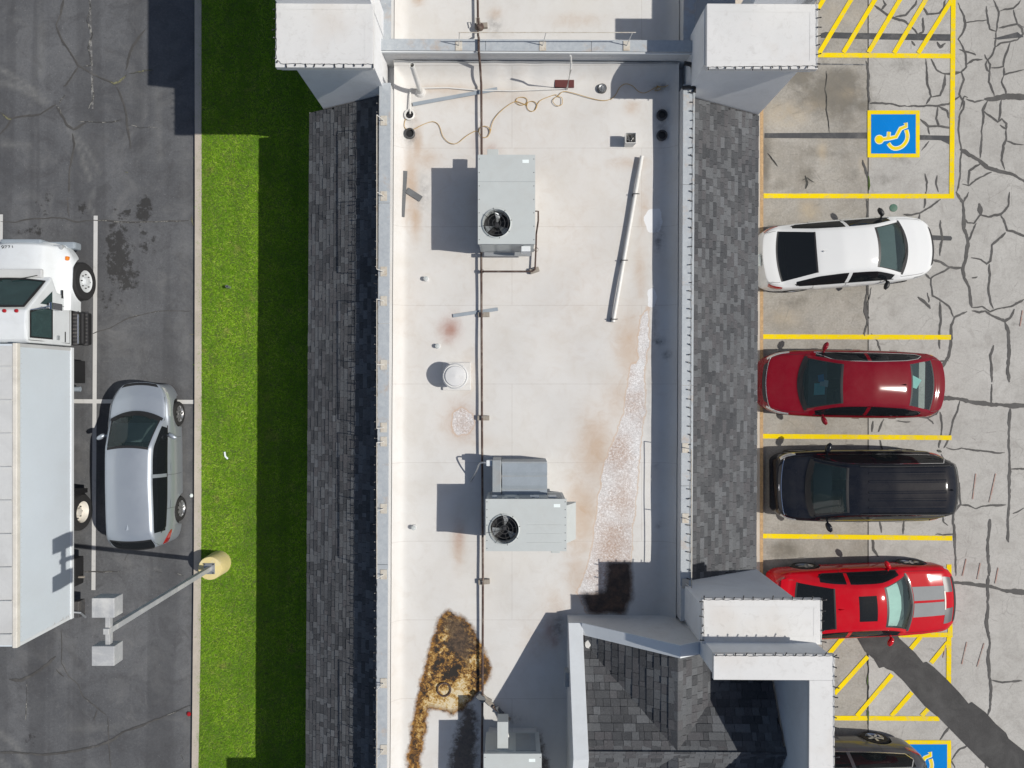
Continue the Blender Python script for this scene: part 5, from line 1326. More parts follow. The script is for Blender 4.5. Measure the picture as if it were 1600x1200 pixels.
# ------------------------------------------------------------------ cars
def smooth_prof(pts, w=0.14):
    xs = np.array([p[0] for p in pts]); zs = np.array([p[1] for p in pts])
    g = np.linspace(xs[0] - .5, xs[-1] + .5, 1500)
    y = np.interp(g, xs, zs)
    k = max(1, int(w / (g[1] - g[0])))
    ker = np.hanning(2 * k + 3); ker /= ker.sum()
    y = np.convolve(np.pad(y, (k + 1, k + 1), mode='edge'), ker, 'valid')
    return lambda t: float(np.interp(t, g, y))

TOPF = [0, .2, .4, .6, .78, .9, 1.0]
class Car:
    """lofted body: stations along x, rows from the roof centre line down to the sill"""
    def __init__(s, sp):
        s.sp = sp
        s.ta, s.tb = -sp['L'] / 2 + sp['cr'], sp['L'] / 2 - sp['cf']
        s.zd = smooth_prof(sp['deck'], sp.get('dsm', .12))
        s.zg = smooth_prof(sp['roof'], sp.get('rsm', .13))
        s.zb = smooth_prof(sp['belt'], .2)
    def k(s, t):
        sp = s.sp
        a, b = sp['rt'] + .3, sp['wt'] - .3
        base = float(np.interp(t, [sp['rb'] - .2, a, b, sp['xc']], [-sp['cr'], -sp['cr'] * .35, sp['cf'] * .35, sp['cf']]))
        return base + sp.get('wbow', .13) * math.exp(-((t - sp['xc'] + .12) / .5) ** 2) - sp.get('rbow', .06) * math.exp(-((t - sp['rb']) / .4) ** 2)
    def hw(s, t):
        sp = s.sp; W2 = sp['W'] / 2
        f = 1.0
        if t > 0: f -= sp.get('af', .12) * (max(0, t - .2) / (s.tb - .2)) ** 2.6
        else: f -= sp.get('ar', .09) * (max(0, -t - .3) / (-s.ta - .3)) ** 2.4
        for e, rc, c in ((s.tb - t, sp.get('rcf', .42), sp.get('ccf', .26)), (t - s.ta, sp.get('rcr', .34), sp.get('ccr', .2))):
            q = min(1, max(0, e / rc)); f -= c * (1 - math.sqrt(max(0, 1 - (1 - q) ** 2)))
        return W2 * f
    def rows(s, t):
        sp = s.sp; hw = s.hw(t); zd = s.zd(t); zg = max(s.zg(t), zd)
        g = min(1, max(0, (zg - zd) / (sp['H'] - zd)))
        wb = hw * sp.get('wbf', .93)
        ye = wb * .93 + (sp['wr'] - wb * .93) * g ** .8
        crown = .035 + .03 * g
        out = [(f * ye, zg - crown * f ** 2.2) for f in TOPF]
        zbelt = min(s.zb(t), zg - crown - .012)
        ze = out[-1][1]
        for h in (.14, .5, .9):
            bul = .03 * g * math.sin(math.pi * h)
            out.append((ye + (wb - ye) * h + bul, ze + (zbelt - ze) * h))
        out.append((wb + .004, zbelt))
        ar = 0
        for xw in (sp['xf'], sp['xr']):
            R = sp['wrad'] + .055; dx = abs(t - xw)
            if dx < R: ar = max(ar, sp['wrad'] + math.sqrt(R * R - dx * dx))
        zl = [zbelt - .055, zbelt * .5 + .27, .36, .21]
        zl[1] = min(zl[1], zbelt - .1)
        zl[1] = max(zl[1], min(ar + .04, zbelt - .09)); zl[2] = max(min(zl[2], zl[1] - .03), min(ar + .015, zl[1] - .015)); zl[3] = max(zl[3] if zl[3] < zl[2] else zl[2] - .02, min(ar, zl[2] - .005))
        fl = .02 if ar > 0 else 0
        for y, z in zip((hw * .975, hw, hw * .985 + fl * .5, hw * .95 + fl), zl): out.append((y, z))
        return out
    def pt(s, t, r, side=1):
        R = s.rows(t); i = int(min(len(R) - 2, math.floor(r))); u = r - i
        y = R[i][0] + (R[i + 1][0] - R[i][0]) * u; z = R[i][1] + (R[i + 1][1] - R[i][1]) * u
        W2 = s.sp['W'] / 2
        return Vector((t + s.k(t) * (1 - (y / W2) ** 2), side * y, z))
    def nrm(s, t, r, side=1):
        e = .01
        a = s.pt(t + e, r, side) - s.pt(t - e, r, side); b = s.pt(t, min(13.99, r + .05), side) - s.pt(t, max(0, r - .05), side)
        n = a.cross(b)
        if n.length < 1e-9: return Vector((0, 0, 1))
        n.normalize()
        c = s.pt(t, r, side) - Vector((t, 0, .5))
        return n if n.dot(c) > 0 else -n
    def patch(s, t0, t1, r0, r1, side=1, nt=8, nr=4, off=.006, both=False, shape=None):
        mb = MB()
        for sd in ((1, -1) if both else (side,)):
            v = []
            for i in range(nt + 1):
                for j in range(nr + 1):
                    a, b = i / nt, j / nr
                    t = t0 + (t1 - t0) * a; r = r0 + (r1 - r0) * b
                    if shape: t, r = shape(a, b, t, r)
                    v.append(s.pt(t, r, sd) + s.nrm(t, r, sd) * off)
            f = [(i * (nr + 1) + j, i * (nr + 1) + j + 1, (i + 1) * (nr + 1) + j + 1, (i + 1) * (nr + 1) + j) for i in range(nt) for j in range(nr)]
            mb.add(v, f)
        return mb
    def line(s, pts, w=.009, side=1, off=.004):
        """thin strip along (t, r) points"""
        p = []; n = []
        for (a, b), (c, d) in zip(pts[:-1], pts[1:]):
            for q in np.linspace(0, 1, 8)[:-1]: p.append((a + (c - a) * q, b + (d - b) * q))
        p.append(pts[-1])
        P3 = [s.pt(t, r, side) + s.nrm(t, r, side) * off for t, r in p]; N3 = [s.nrm(t, r, side) for t, r in p]
        v = []
        for i in range(len(P3)):
            d = P3[min(i + 1, len(P3) - 1)] - P3[max(i - 1, 0)]
            m = d.cross(N3[i])
            if m.length > 1e-9: m.normalize()
            v += [P3[i] + m * w / 2, P3[i] - m * w / 2]
        return MB().add(v, [(2 * i, 2 * i + 1, 2 * i + 3, 2 * i + 2) for i in range(len(P3) - 1)])

def build_car(name, label, cat, loc, ang, sp):
    c = Car(sp)
    root = empty(name, loc, ang); tag(root, label, cat)
    kw = dict(world=False)
    keys = [sp['xc'], sp['wt'], sp['rt'], sp['rb'], sp['sg0'], sp['sg1'], sp['xB'] - .045, sp['xB'] + .045] + [q for q in sp.get('sun', [])[:2]]
    ts = np.concatenate([np.linspace(c.ta, c.tb, 92), keys, [c.ta + .015, c.ta + .04, c.ta + .08, c.tb - .015, c.tb - .04, c.tb - .08]])
    ts = np.unique(np.round(ts, 4))
    ts = ts[np.concatenate([[True], np.diff(ts) > .006])] if False else ts
    ROWS = 15
    idx = [(-1, r) for r in range(ROWS - 1, 0, -1)] + [(1, r) for r in range(ROWS)]
    v = []
    for t in ts:
        R = c.rows(t); kk = c.k(t); W2 = sp['W'] / 2
        for sd, r in idx:
            y, z = R[r]; v.append((t + kk * (1 - (y / W2) ** 2), sd * y, z))
    n = len(idx)
    faces = {'body': [], 'windshield': [], 'rear_window': [], 'sf1': [], 'sr1': [], 'sf-1': [], 'sr-1': [], 'sunroof': []}
    for i in range(len(ts) - 1):
        tm = (ts[i] + ts[i + 1]) / 2
        for j in range(n - 1):
            (sa, ra), (sb, rb_) = idx[j], idx[j + 1]
            lo = min(ra, rb_); sd = sb if ra == 0 else sa
            f = (i * n + j, i * n + j + 1, (i + 1) * n + j + 1, (i + 1) * n + j)
            key = 'body'
            if lo < 5 and sp['wt'] < tm < sp['xc']: key = 'windshield'
            elif lo < 5 and sp['rb'] < tm < sp['rt']: key = 'rear_window'
            elif lo in (7, 8) and sp['sg0'] < tm < sp['sg1'] and abs(tm - sp['xB']) > .045: key = ('sf' if tm > sp['xB'] else 'sr') + str(sd)
            elif 'sun' in sp and lo < sp['sun'][2] and sp['sun'][0] < tm < sp['sun'][1]: key = 'sunroof'
            faces[key].append(f)
    for i in (0, len(ts) - 1):
        faces['body'].append(tuple(range(i * n, i * n + n)))
    def sub(nm, fs, mat, smooth=True):
        if not fs: return None
        used = sorted(set(q for f in fs for q in f)); mp = {q: k for k, q in enumerate(used)}
        o = mk(nm, [v[q] for q in used], [tuple(mp[q] for q in f) for f in fs], mat, root, 50 if smooth else False, False)
        return o
    body = sub("body", faces['body'], M[sp['paint']])
    sub("windshield", faces['windshield'], M[sp.get('wglass', 'glass')])
    sub("rear_window", faces['rear_window'], M[sp.get('rglass', 'glass')])
    for k in ('sf1', 'sr1', 'sf-1', 'sr-1'): sub("side_window", faces[k], M[sp.get('sglass', 'tint_glass')])
    sub("sunroof", faces['sunroof'], M['tint_glass'])
    # black bands round the glass
    for t, w in ((sp['wt'], .05), (sp['xc'], .07)):
        c.patch(t - w / 2, t + w / 2, 0, 5.1, both=True, nt=2, nr=8, off=.003).build("windshield_trim", M['black'], root, **kw)
    for t in (sp['rt'], sp['rb']):
        c.patch(t - .02, t + .02, 0, 5.05, both=True, nt=2, nr=8, off=.003).build("window_trim", M['black'], root, **kw)
    for sd in (1, -1):
        c.patch(sp['wt'], sp['xc'], 4.85, 5.15, sd, 8, 1, .003).build("windshield_trim", M['black'], root, **kw)
        tm = 'chrome' if sp.get('chrome') else 'black'
        if sp.get('chrome'):
            c.line([(sp['sg0'] - .02, 8.0), (sp['sg0'] + .12, 7.0), ((sp['sg0'] + sp['sg1']) / 2, 6.9), (sp['sg1'] - .35, 6.95), (sp['sg1'], 8.2)], .022, sd, .006).build("window_trim", M[tm], root, **kw)
        c.line([(sp['sg0'] - .03, 8.1), (sp['sg0'] + .1, 9.05), ((sp['sg0'] + sp['sg1']) / 2, 9.05), (sp['sg1'] + .06, 9.05)], .026, sd, .006).build("window_trim", M[tm], root, **kw)
        # doors, hood and lamp lines
        for t in sp['doors']: c.line([(t, 9.2), (t + .01, 11), (t - .01, 13)], .008, sd).build("door_gap", M['black'], root, **kw)
        for t in sp['handles']: c.patch(t - .1, t + .1, 10.75, 11.05, sd, 4, 1, .03).build("door_handle", M[sp.get('handle', sp['paint'])], root, **kw)
        c.line([(sp['xc'] + .04, 6.6), (sp['xc'] + .5, 6.9), (c.tb - .28, 6.4)], .009, sd).build("hood_gap", M['black'], root, **kw)
        hl = sp.get('hl', (.5, .06, 7.5, 11.6))
        c.patch(c.tb - hl[0], c.tb - hl[1], hl[2], hl[3], sd, 8, 4, .006, shape=lambda a, b, t, r: (t, r + (1 - a) * (1 - b) * 1.6)).build("headlight", M['lamp'], root, **kw)
        tl = sp.get('tl', (.04, .36, 8.5, 11.6))
        c.patch(c.ta + tl[0], c.ta + tl[1], tl[2], tl[3], sd, 8, 4, .006, shape=lambda a, b, t, r: (t, r + a * (1 - b) * 1.8)).build("tail_light", M['tail'], root, **kw)
        # mirrors
        mx = sp['xc'] - .28 - sp.get('mback', 0.0); b0 = c.pt(mx, 9.6, sd)
        mm = MB(); hsz = sp.get('mir', 1.0)
        ctr = b0 + Vector((-.03, sd * .15 * hsz, .06))
        mm.tube([b0 + Vector((.0, -.03 * sd, -.01)), b0 + Vector((-.01, sd * .06, .03)), ctr], [.03, .028, .045], 8)
        prof = []
        for q in np.linspace(-1, 1, 7): prof.append((math.sqrt(max(0, 1 - q * q)), q))
        vv = []; m_ = 10
        for rr, q in prof:
            for z_ in range(m_):
                an = 2 * math.pi * z_ / m_
                vv.append(ctr + Vector((.075 * rr * math.cos(an) * hsz - .045 * q, sd * .125 * q * hsz, .075 * rr * math.sin(an) * hsz)))
        mm.add(vv, [(i * m_ + z_, i * m_ + (z_ + 1) % m_, (i + 1) * m_ + (z_ + 1) % m_, (i + 1) * m_ + z_) for i in range(6) for z_ in range(m_)])
        mm.build("mirror", M[sp.get('mirror', sp['paint'])], root, smooth=True, **kw)
        # wheels
        for xw in (sp['xf'], sp['xr']):
            r = sp['wrad']; yo = c.hw(xw) - .005; wd = .22
            wcen = Vector((xw, sd * yo, r))
            w = MB().lathe(wcen, [(r * .66, 0), (r * .72, sd * .0), (r * .93, -sd * .005), (r, -sd * .04), (r, -sd * (wd - .04)), (r * .9, -sd * wd), (r * .6, -sd * wd)], 30, 'y').build("wheel", M['rubber'], root, smooth=True, **kw)
            MB().lathe(wcen, [(r * .70, -sd * .008), (r * .67, -sd * .02), (r * .62, -sd * .06)], 30, 'y').build("rim", M['alloy'], w, smooth=True, **kw)
            MB().lathe(wcen, [(r * .62, -sd * .075), (0, -sd * .075)], 20, 'y').build("brake_disc", M['trim'], w, **kw)
            sk = MB(); ns = sp.get('spokes', 5)
            for q in range(ns):
                a = 2 * math.pi * q / ns + .3; d = Vector((math.cos(a), 0, math.sin(a))); p_ = Vector((-d.z, 0, d.x))
                sk.obox(wcen + d * r * .36 + Vector((0, -sd * .03, 0)), d, p_, Vector((0, 1, 0)), r * .33, r * .085, .014)
            sk.lathe(wcen + Vector((0, -sd * .03, 0)), [(r * .16, -.015), (r * .16, .015)], 14, 'y')
            sk.build("spokes", M['alloy'], w, **kw)
    # floor pan and interior
    W2 = sp['W'] / 2
    MB().box(c.ta + .25, c.tb - .25, -W2 * .8, W2 * .8, .2, .30).build("underbody", M['black'], root, **kw)
    zb_ = c.zd((sp['wt'] + sp['rt']) / 2)
    MB().box(sp['rb'] + .1, sp['xc'] - .05, -W2 * .86, W2 * .86, .30, .42).build("cabin_floor", M['black'], root, **kw)
    zdash = c.zd(sp['xc']) - .06
    MB().add([(sp['xc'] + .1, -W2 * .78, zdash), (sp['xc'] + .1, W2 * .78, zdash), (sp['xc'] - .42, W2 * .78, zdash - .03), (sp['xc'] - .42, -W2 * .78, zdash - .03), (sp['xc'] - .5, W2 * .78, .5), (sp['xc'] - .5, -W2 * .78, .5)],
             [(0, 1, 2, 3), (3, 2, 4, 5)]).build("dashboard", M['dash'], root, **kw)
    st = M[sp.get('seatm', 'seat')]
    for sd in (1, -1):
        x0 = sp['wt'] - .18
        MB().box(x0 - .05, x0 + .42, sd * .37 - .24, sd * .37 + .24, .42, .56).build("seat", st, root, bevel=.05, **kw)
        MB().add([(x0 - .02, sd * .37 - .23, .5), (x0 - .02, sd * .37 + .23, .5), (x0 - .26, sd * .37 + .2, sp['H'] - .42), (x0 - .26, sd * .37 - .2, sp['H'] - .42), (x0 - .16, sd * .37 - .23, .5), (x0 - .16, sd * .37 + .23, .5), (x0 - .36, sd * .37 + .18, sp['H'] - .42), (x0 - .36, sd * .37 - .18, sp['H'] - .42)],
                 [(0, 1, 2, 3), (4, 7, 6, 5), (0, 3, 7, 4), (1, 5, 6, 2), (3, 2, 6, 7)]).build("seat_back", st, root, bevel=.03, **kw)
        MB().box(x0 - .37, x0 - .28, sd * .37 - .12, sd * .37 + .12, sp['H'] - .40, sp['H'] - .22).build("headrest", st, root, bevel=.03, **kw)
    MB().box(sp['rt'] - .15, sp['rt'] + .35, -W2 * .7, W2 * .7, .42, .6).build("rear_seat", st, root, bevel=.05, **kw)
    MB().box(sp['rb'] + .12, sp['rt'] - .02, -W2 * .72, W2 * .72, zb_ - .16, zb_ - .1).build("parcel_shelf", M['seat'], root, **kw)
    MB().tube([Vector((sp['xc'] - .62 + .06 * math.sin(a), .37 + .18 * math.cos(a), zdash + .0 + .15 * math.sin(a))) for a in np.linspace(0, 2 * math.pi, 19)], .016, 6, cap=False).build("steering_wheel", M['black'], root, **kw)
    MB().box(sp['wt'] + .05, sp['wt'] + .12, -.11, .11, sp['H'] - .14, sp['H'] - .07).build("rear_view_mirror", M['black'], root, bevel=.01, **kw)
    # wipers, cowl, fin, plates
    c.patch(sp['xc'] + .015, sp['xc'] + .10, 0, 5.6, both=True, nt=2, nr=8, off=.004).build("cowl", M['black'], root, **kw)
    for r0, r1, sd in ((3.8, .6, 1), (.2, 3.2, -1)):
        c.line([(sp['xc'] + .03, r0), (sp['xc'] - .06, r1)], .022, sd, .02).build("wiper", M['black'], root, **kw)
    if sp.get('fin'):
        f = c.pt(sp['fin'], 0); MB().add([f + Vector((.09, 0, .0)), f + Vector((-.07, .022, -.005)), f + Vector((-.07, -.022, -.005)), f + Vector((-.075, 0, .06))], [(0, 1, 3), (0, 3, 2), (1, 2, 3)]).build("antenna_fin", M[sp.get('finm', sp['paint'])], root, **kw)
    c.patch(c.tb - .085, c.tb - .012, 0, 4.8, both=True, nt=3, nr=8, off=.007).build("grille", M['black'], root, **kw)
    if sp.get('gchrome'):
        c.line([(c.tb - .10, 0), (c.tb - .10, 5), (c.tb - .13, 8)], .02, 1, .012).build("grille_trim", M['chrome'], root, **kw)
        c.line([(c.tb - .10, 0), (c.tb - .10, 5), (c.tb - .13, 8)], .02, -1, .012).build("grille_trim", M['chrome'], root, **kw)
    ptail = c.ta - 0 + c.k(c.ta)
    MB().box(ptail - .012, ptail + .03, -.16, .16, .62, .76).build("license_plate", M['paper'], root, **kw)
    for sd in (1, -1):
        c.line([(c.ta + .03, 7.6), (c.ta + .12, 5.5), (sp['rb'] - .06 if sp['rb'] - c.ta > .3 else c.ta + .2, 5.3)], .008, sd).build("boot_gap", M['black'], root, **kw)
    return root, c

M['p_white'] = car_paint('white_car_paint', (0.66, 0.67, 0.67), 0, .4)
M['p_burg'] = car_paint('burgundy_car_paint', (0.17, 0.0035, 0.011), .0, .4)
M['p_black'] = car_paint('blue_black_car_paint', (0.006, 0.0075, 0.012), .0, .4)
M['p_red'] = car_paint('bright_red_car_paint', (0.46, 0.003, 0.011), .0, .4)
M['p_silver'] = car_paint('silver_car_paint', (0.40, 0.44, 0.49), .6, .38)
M['p_grey'] = car_paint('grey_car_paint', (0.10, 0.106, 0.12), .4, .35)
M['stripe'] = plain('silver_stripe', (0.25, 0.26, 0.265), .55, var=.05, spec=.05)
M['stripe_dark'] = plain('dark_stripe', (0.09, 0.09, 0.095), .4)

def dims(L, W, Hh, deck, roof, belt, **k):
    d = dict(L=L, W=W, H=Hh, deck=deck, roof=roof, belt=belt); d.update(k); return d

# white sedan, nose to the east
sp = dims(4.78, 1.84, 1.45,
          [(-2.4, .88), (-2.32, 1.02), (-2.0, 1.07), (-1.5, 1.08), (0, 1.0), (1.0, 1.0), (1.6, .93), (2.05, .83), (2.25, .68), (2.4, .5)],
          [(-2.4, .8), (-1.93, 1.04), (-1.0, 1.38), (-.4, 1.45), (.2, 1.43), (.45, 1.40), (1.22, .98), (2.4, .5)],
          [(-2.4, .86), (-2, .99), (-1, .97), (1, .93), (1.6, .87), (2.1, .74), (2.4, .5)],
          cf=.20, cr=.13, xc=1.14, wt=.42, rt=-1.05, rb=-1.88, sg0=-1.55, sg1=.98, xB=-.22, wr=.56, xf=1.42, xr=-1.36, wrad=.335,
          doors=(.72, -.22, -1.1), handles=(-.02, -.98), paint='p_white', mirror='black', handle='p_white', rglass='tint_glass', fin=-.82, seatm='seat', hl=(.5, .03, 8.6, 11.4), spokes=5, af=.13)
a = P(1319, 397, .55)
build_car("parked_car", "white four door car with black mirrors parked nose out", "car", (a.x, a.y, 0), math.radians(4.6), sp)

# burgundy sedan, nose to the west
sp = dims(4.84, 1.86, 1.46,
          [(-2.5, .9), (-2.42, 1.02), (-2.1, 1.09), (-1.6, 1.1), (0, 1.0), (1.0, 1.0), (1.6, .94), (2.1, .85), (2.35, .7), (2.5, .52)],
          [(-2.5, .8), (-2.0, 1.08), (-1.25, 1.37), (-.4, 1.46), (.15, 1.44), (.4, 1.40), (1.2, .99), (2.5, .5)],
          [(-2.5, .88), (-2, 1.0), (-1, .98), (1, .94), (1.6, .88), (2.15, .76), (2.5, .52)],
          cf=.22, cr=.14, xc=1.10, wt=.36, rt=-1.32, rb=-1.92, sg0=-1.7, sg1=.95, xB=-.3, wr=.55, xf=1.5, xr=-1.38, wrad=.345,
          doors=(.7, -.3, -1.2), handles=(-.1, -1.08), paint='p_burg', chrome=True, gchrome=True, fin=-1.08, finm='black', hl=(.55, .05, 7.9, 11.2), mback=.05, af=.13)
a = P(1322, 600, .55)
rt, cc = build_car("parked_car", "dark red sedan with papers behind its windshield parked nose in", "car", (a.x, a.y, 0), math.radians(179.0), sp)
M['aq2'] = plain('pale_teal_paper', (0.45, 0.75, 0.72), .6, var=.1)
def sheet(parent, nm, pts, mat): return MB().add(pts, [tuple(range(len(pts)))]).build(nm, M[mat], parent, world=False, fix=False)
zz = cc.zd(1.1) - .045
def loose(nm, label, root, pts, mat, cat="papers", zz=0.0):
    c_, s_ = math.cos(root.rotation_euler.z), math.sin(root.rotation_euler.z); L = root.location
    o = MB().add([(L.x + c_ * p[0] - s_ * p[1], L.y + s_ * p[0] + c_ * p[1], p[2]) for p in pts], [tuple(range(len(pts)))]).build(nm, M[mat], None, fix=False)
    return tag(o, label, cat)
loose("folder", "aqua folder lying behind the windshield of the dark red sedan", rt, [(1.04, -.0, zz), (.74, -.02, zz), (.76, .3, zz), (1.05, .32, zz)], 'aqua', "folder")
loose("paper_sheet", "white sheet of paper on the dashboard of the dark red sedan", rt, [(.88, -.12, zz + .008), (.66, -.08, zz + .006), (.68, .1, zz + .006), (.9, .06, zz + .008)], 'paper', "paper")
loose("blue_wrapper", "blue wrapper on the dashboard of the dark red sedan", rt, [(.96, -.22, zz + .012), (.8, -.26, zz + .012), (.78, -.06, zz + .012), (.93, -.04, zz + .012)], 'bluebag', "wrapper")
zs = cc.zd((.36 - 1.32) / 2) - .09
loose("poster_board", "pale teal board lying inside the rear window of the dark red sedan", rt, [(-1.36, -.36, zs + .05), (-1.5, -.36, zs + .04), (-1.52, -.2, zs + .04), (-1.62, -.26, zs + .03), (-1.86, -.14, zs + .02), (-1.72, .1, zs + .03), (-1.5, .04, zs + .04), (-1.42, .16, zs + .05), (-1.34, .12, zs + .05)], 'aq2', "board")

# black suv, nose to the west
sp = dims(4.56, 1.95, 1.74,
          [(-2.5, .9), (-2.44, 1.05), (-2.3, 1.1), (0, 1.08), (1.2, 1.12), (1.8, 1.08), (2.2, 1.0), (2.4, .85), (2.5, .6)],
          [(-2.5, .9), (-2.42, 1.15), (-2.12, 1.62), (-1.9, 1.70), (-.6, 1.74), (.3, 1.72), (.6, 1.67), (1.32, 1.12), (2.5, .6)],
          [(-2.5, .9), (-2.3, 1.08), (-1, 1.06), (1, 1.03), (1.8, .98), (2.2, .9), (2.5, .6)],
          cf=.15, cr=.10, xc=1.22, wt=.56, rt=-2.16, rb=-2.34, sg0=-2.0, sg1=1.1, xB=-.15, wr=.63, xf=1.5, xr=-1.4, wrad=.37, rsm=.1,
          doors=(.8, -.15, -1.15), handles=(.05, -1.0), paint='p_black', chrome=True, gchrome=True, fin=-1.92, handle='p_black', seatm='seat_grey', hl=(.4, .04, 8.4, 11.4), ccf=.2, rcf=.32, af=.09, ar=.06, mir=1.15, mback=.02, spokes=6)
a = P(1335, 757.5, .6)
rt, cc = build_car("parked_suv", "blue black sport utility vehicle with a ribbed roof parked nose in", "suv", (a.x, a.y, 0), math.radians(180.3), sp)
for r0 in (0.0, 1.9, 3.6):
    for sd in ((1, -1) if r0 else (1,)):
        rr = max(r0, .35)
        cc.patch(-1.85, .1, rr - .3, rr + .3, sd, 14, 2, .0, shape=lambda a_, b_, t, r: (t, r)).build("roof_rib", M['p_black'], rt, world=False, smooth=True)
for o_ in [x for x in rt.children if x.name.startswith("roof_rib")]:
    for i_, vv_ in enumerate(o_.data.vertices):
        if i_ % 3 == 1: vv_.co.z += .016
        else: vv_.co.z += .001
for sd in (1, -1):
    MB().tube([cc.pt(t, 5.9, sd) + Vector((0, 0, .035 if -1.9 < t < .2 else .0)) for t in np.linspace(-2.0, .3, 16)], .018, 8).build("roof_rail", M['black'], rt, world=False, smooth=True)
ce = cc.pt(cc.tb - .05, 0)
MB().tube([ce + Vector((.012 + .02 * math.cos(a_) * .3, .085 * math.sin(a_), .02 + .045 * math.cos(a_))) for a_ in np.linspace(0, 6.283, 25)], .009, 6, cap=False).build("emblem", M['chrome'], rt, world=False)
em = MB()
for k_, y_ in enumerate((-.03, .03)): em.tube([ce + Vector((.02, y_ - .008, -.015)), ce + Vector((.02, y_ + .008, .055))], .007, 5)
em.tube([ce + Vector((.02, -.03, .028)), ce + Vector((.02, .03, .012))], .007, 5)
em.build("emblem", M['chrome'], rt, world=False)

# red coupe, nose to the east
sp = dims(5.02, 1.92, 1.45,
          [(-2.5, .92), (-2.44, 1.08), (-2.1, 1.12), (-1.5, 1.10), (0, 1.02), (.9, 1.02), (1.6, .99), (2.15, .93), (2.4, .8), (2.5, .58)],
          [(-2.5, .9), (-1.95, 1.12), (-1.0, 1.38), (-.4, 1.45), (.05, 1.44), (.25, 1.41), (.95, 1.02), (2.5, .58)],
          [(-2.5, .9), (-2.1, 1.03), (-1, 1.0), (.9, .96), (1.6, .92), (2.2, .85), (2.5, .58)],
          cf=.14, cr=.12, xc=.90, wt=.24, rt=-.98, rb=-1.84, sg0=-1.3, sg1=.75, xB=-.6, wr=.56, xf=1.52, xr=-1.42, wrad=.365,
          doors=(.62, -.75), handles=(-.55,), paint='p_red', rglass='tint_glass', fin=-.8, handle='p_red', sun=(-.42, -.0, 3), hl=(.2, .03, 8.4, 11.0), ccf=.2, rcf=.35, af=.07, ar=.05, mback=.05, tl=(.02, .2, 2.5, 8.5))
a = P(1343, 936, .55)
rt, cc = build_car("parked_car", "bright red coupe with silver hood stripes parked beside the portal", "car", (a.x, a.y, 0), math.radians(2.2), sp)
for sd in (1, -1):
    cc.patch(1.02, 2.0, .2, 2.5, sd, 12, 5, .004).build("hood_stripe", M['stripe'], rt, world=False, smooth=True)
    cc.patch(2.0, cc.tb - .12, 1.4, 4.2, sd, 8, 4, .0045).build("stripe_end", M['stripe_dark'], rt, world=False, smooth=True)
    cc.patch(-2.28, -2.1, 0, 6, sd, 4, 6, .05).build("rear_spoiler", M['p_red'], rt, world=False, smooth=True)
cc.patch(1.98, 2.02, 0, 1.6, both=True, nt=2, nr=4, off=.012).build("hood_scoop", M['cream'], rt, world=False)
# plain sunshade behind the windshield
sh = MB(); v = []
for i in range(9):
    for j in range(3):
        y_ = -.62 + 1.24 * i / 8; u_ = j / 2
        v.append((.92 - .5 * u_ - .14 * (y_ / .62) ** 2, y_, cc.zd(.9) - .02 + .27 * u_ + .012 * (i % 2)))
c_, s_ = math.cos(rt.rotation_euler.z), math.sin(rt.rotation_euler.z); L_ = rt.location
o = MB().add([(L_.x + c_ * p[0] - s_ * p[1], L_.y + s_ * p[0] + c_ * p[1], p[2]) for p in v], [(i * 3 + j, i * 3 + j + 1, i * 3 + j + 4, i * 3 + j + 3) for i in range(8) for j in range(2)]).build("sunshade", plain('pale_sunshade', (0.72, 0.8, 0.76), .5, var=.05), None, fix=False)
tag(o, "pale green folding sunshade behind the windshield of the red coupe", "sunshade")

# silver crossover, nose to the north
sp = dims(4.44, 1.77, 1.66,
          [(-2.25, .9), (-2.2, 1.06), (-2.05, 1.14), (0, 1.06), (1.0, 1.07), (1.6, .99), (2.0, .86), (2.15, .74), (2.25, .56)],
          [(-2.25, .9), (-2.18, 1.15), (-1.88, 1.52), (-1.7, 1.60), (-.5, 1.66), (.15, 1.64), (.4, 1.60), (1.12, 1.07), (2.25, .56)],
          [(-2.25, .9), (-2.05, 1.1), (-1, 1.04), (1, 1.0), (1.6, .92), (2.0, .78), (2.25, .56)],
          cf=.22, cr=.10, xc=1.02, wt=.36, rt=-1.9, rb=-2.12, sg0=-1.75, sg1=.92, xB=-.3, wr=.58, xf=1.33, xr=-1.32, wrad=.345, rsm=.1,
          doors=(.7, -.3, -1.2), handles=(-.1, -1.08), paint='p_silver', mirror='p_silver', fin=-1.55, hl=(.75, .06, 8.2, 11.2), seatm='seat_grey', af=.14, ccf=.3, rcf=.5, tl=(.03, .34, 9.6, 11.7), spokes=7, rglass='tint_glass')
build_car("parked_suv", "silver crossover parked beside the white box truck", "suv", (-10.11, -2.17, 0), math.radians(90.6), sp)

# grey suv at the bottom edge, nose to the west
sp = dims(4.7, 1.9, 1.68,
          [(-2.35, .9), (-2.3, 1.05), (-2.1, 1.12), (0, 1.06), (1.1, 1.08), (1.7, 1.0), (2.1, .9), (2.25, .78), (2.35, .58)],
          [(-2.35, .9), (-2.26, 1.15), (-1.95, 1.54), (-1.75, 1.62), (-.5, 1.68), (.25, 1.66), (.5, 1.62), (1.2, 1.08), (2.35, .58)],
          [(-2.35, .9), (-2.1, 1.09), (-1, 1.05), (1, 1.0), (1.7, .93), (2.1, .82), (2.35, .58)],
          cf=.18, cr=.12, xc=1.1, wt=.45, rt=-1.98, rb=-2.2, sg0=-1.85, sg1=1.0, xB=-.25, wr=.6, xf=1.4, xr=-1.33, wrad=.36, rsm=.1,
          doors=(.75, -.25, -1.2), handles=(-.05, -1.05), paint='p_grey', chrome=True, fin=-1.6, af=.1, tl=(.03, .36, 9.3, 11.7))
build_car("parked_suv", "grey sport utility vehicle half hidden under the portal at the bottom edge", "suv", (8.8, -10.78, 0), math.radians(180), sp)

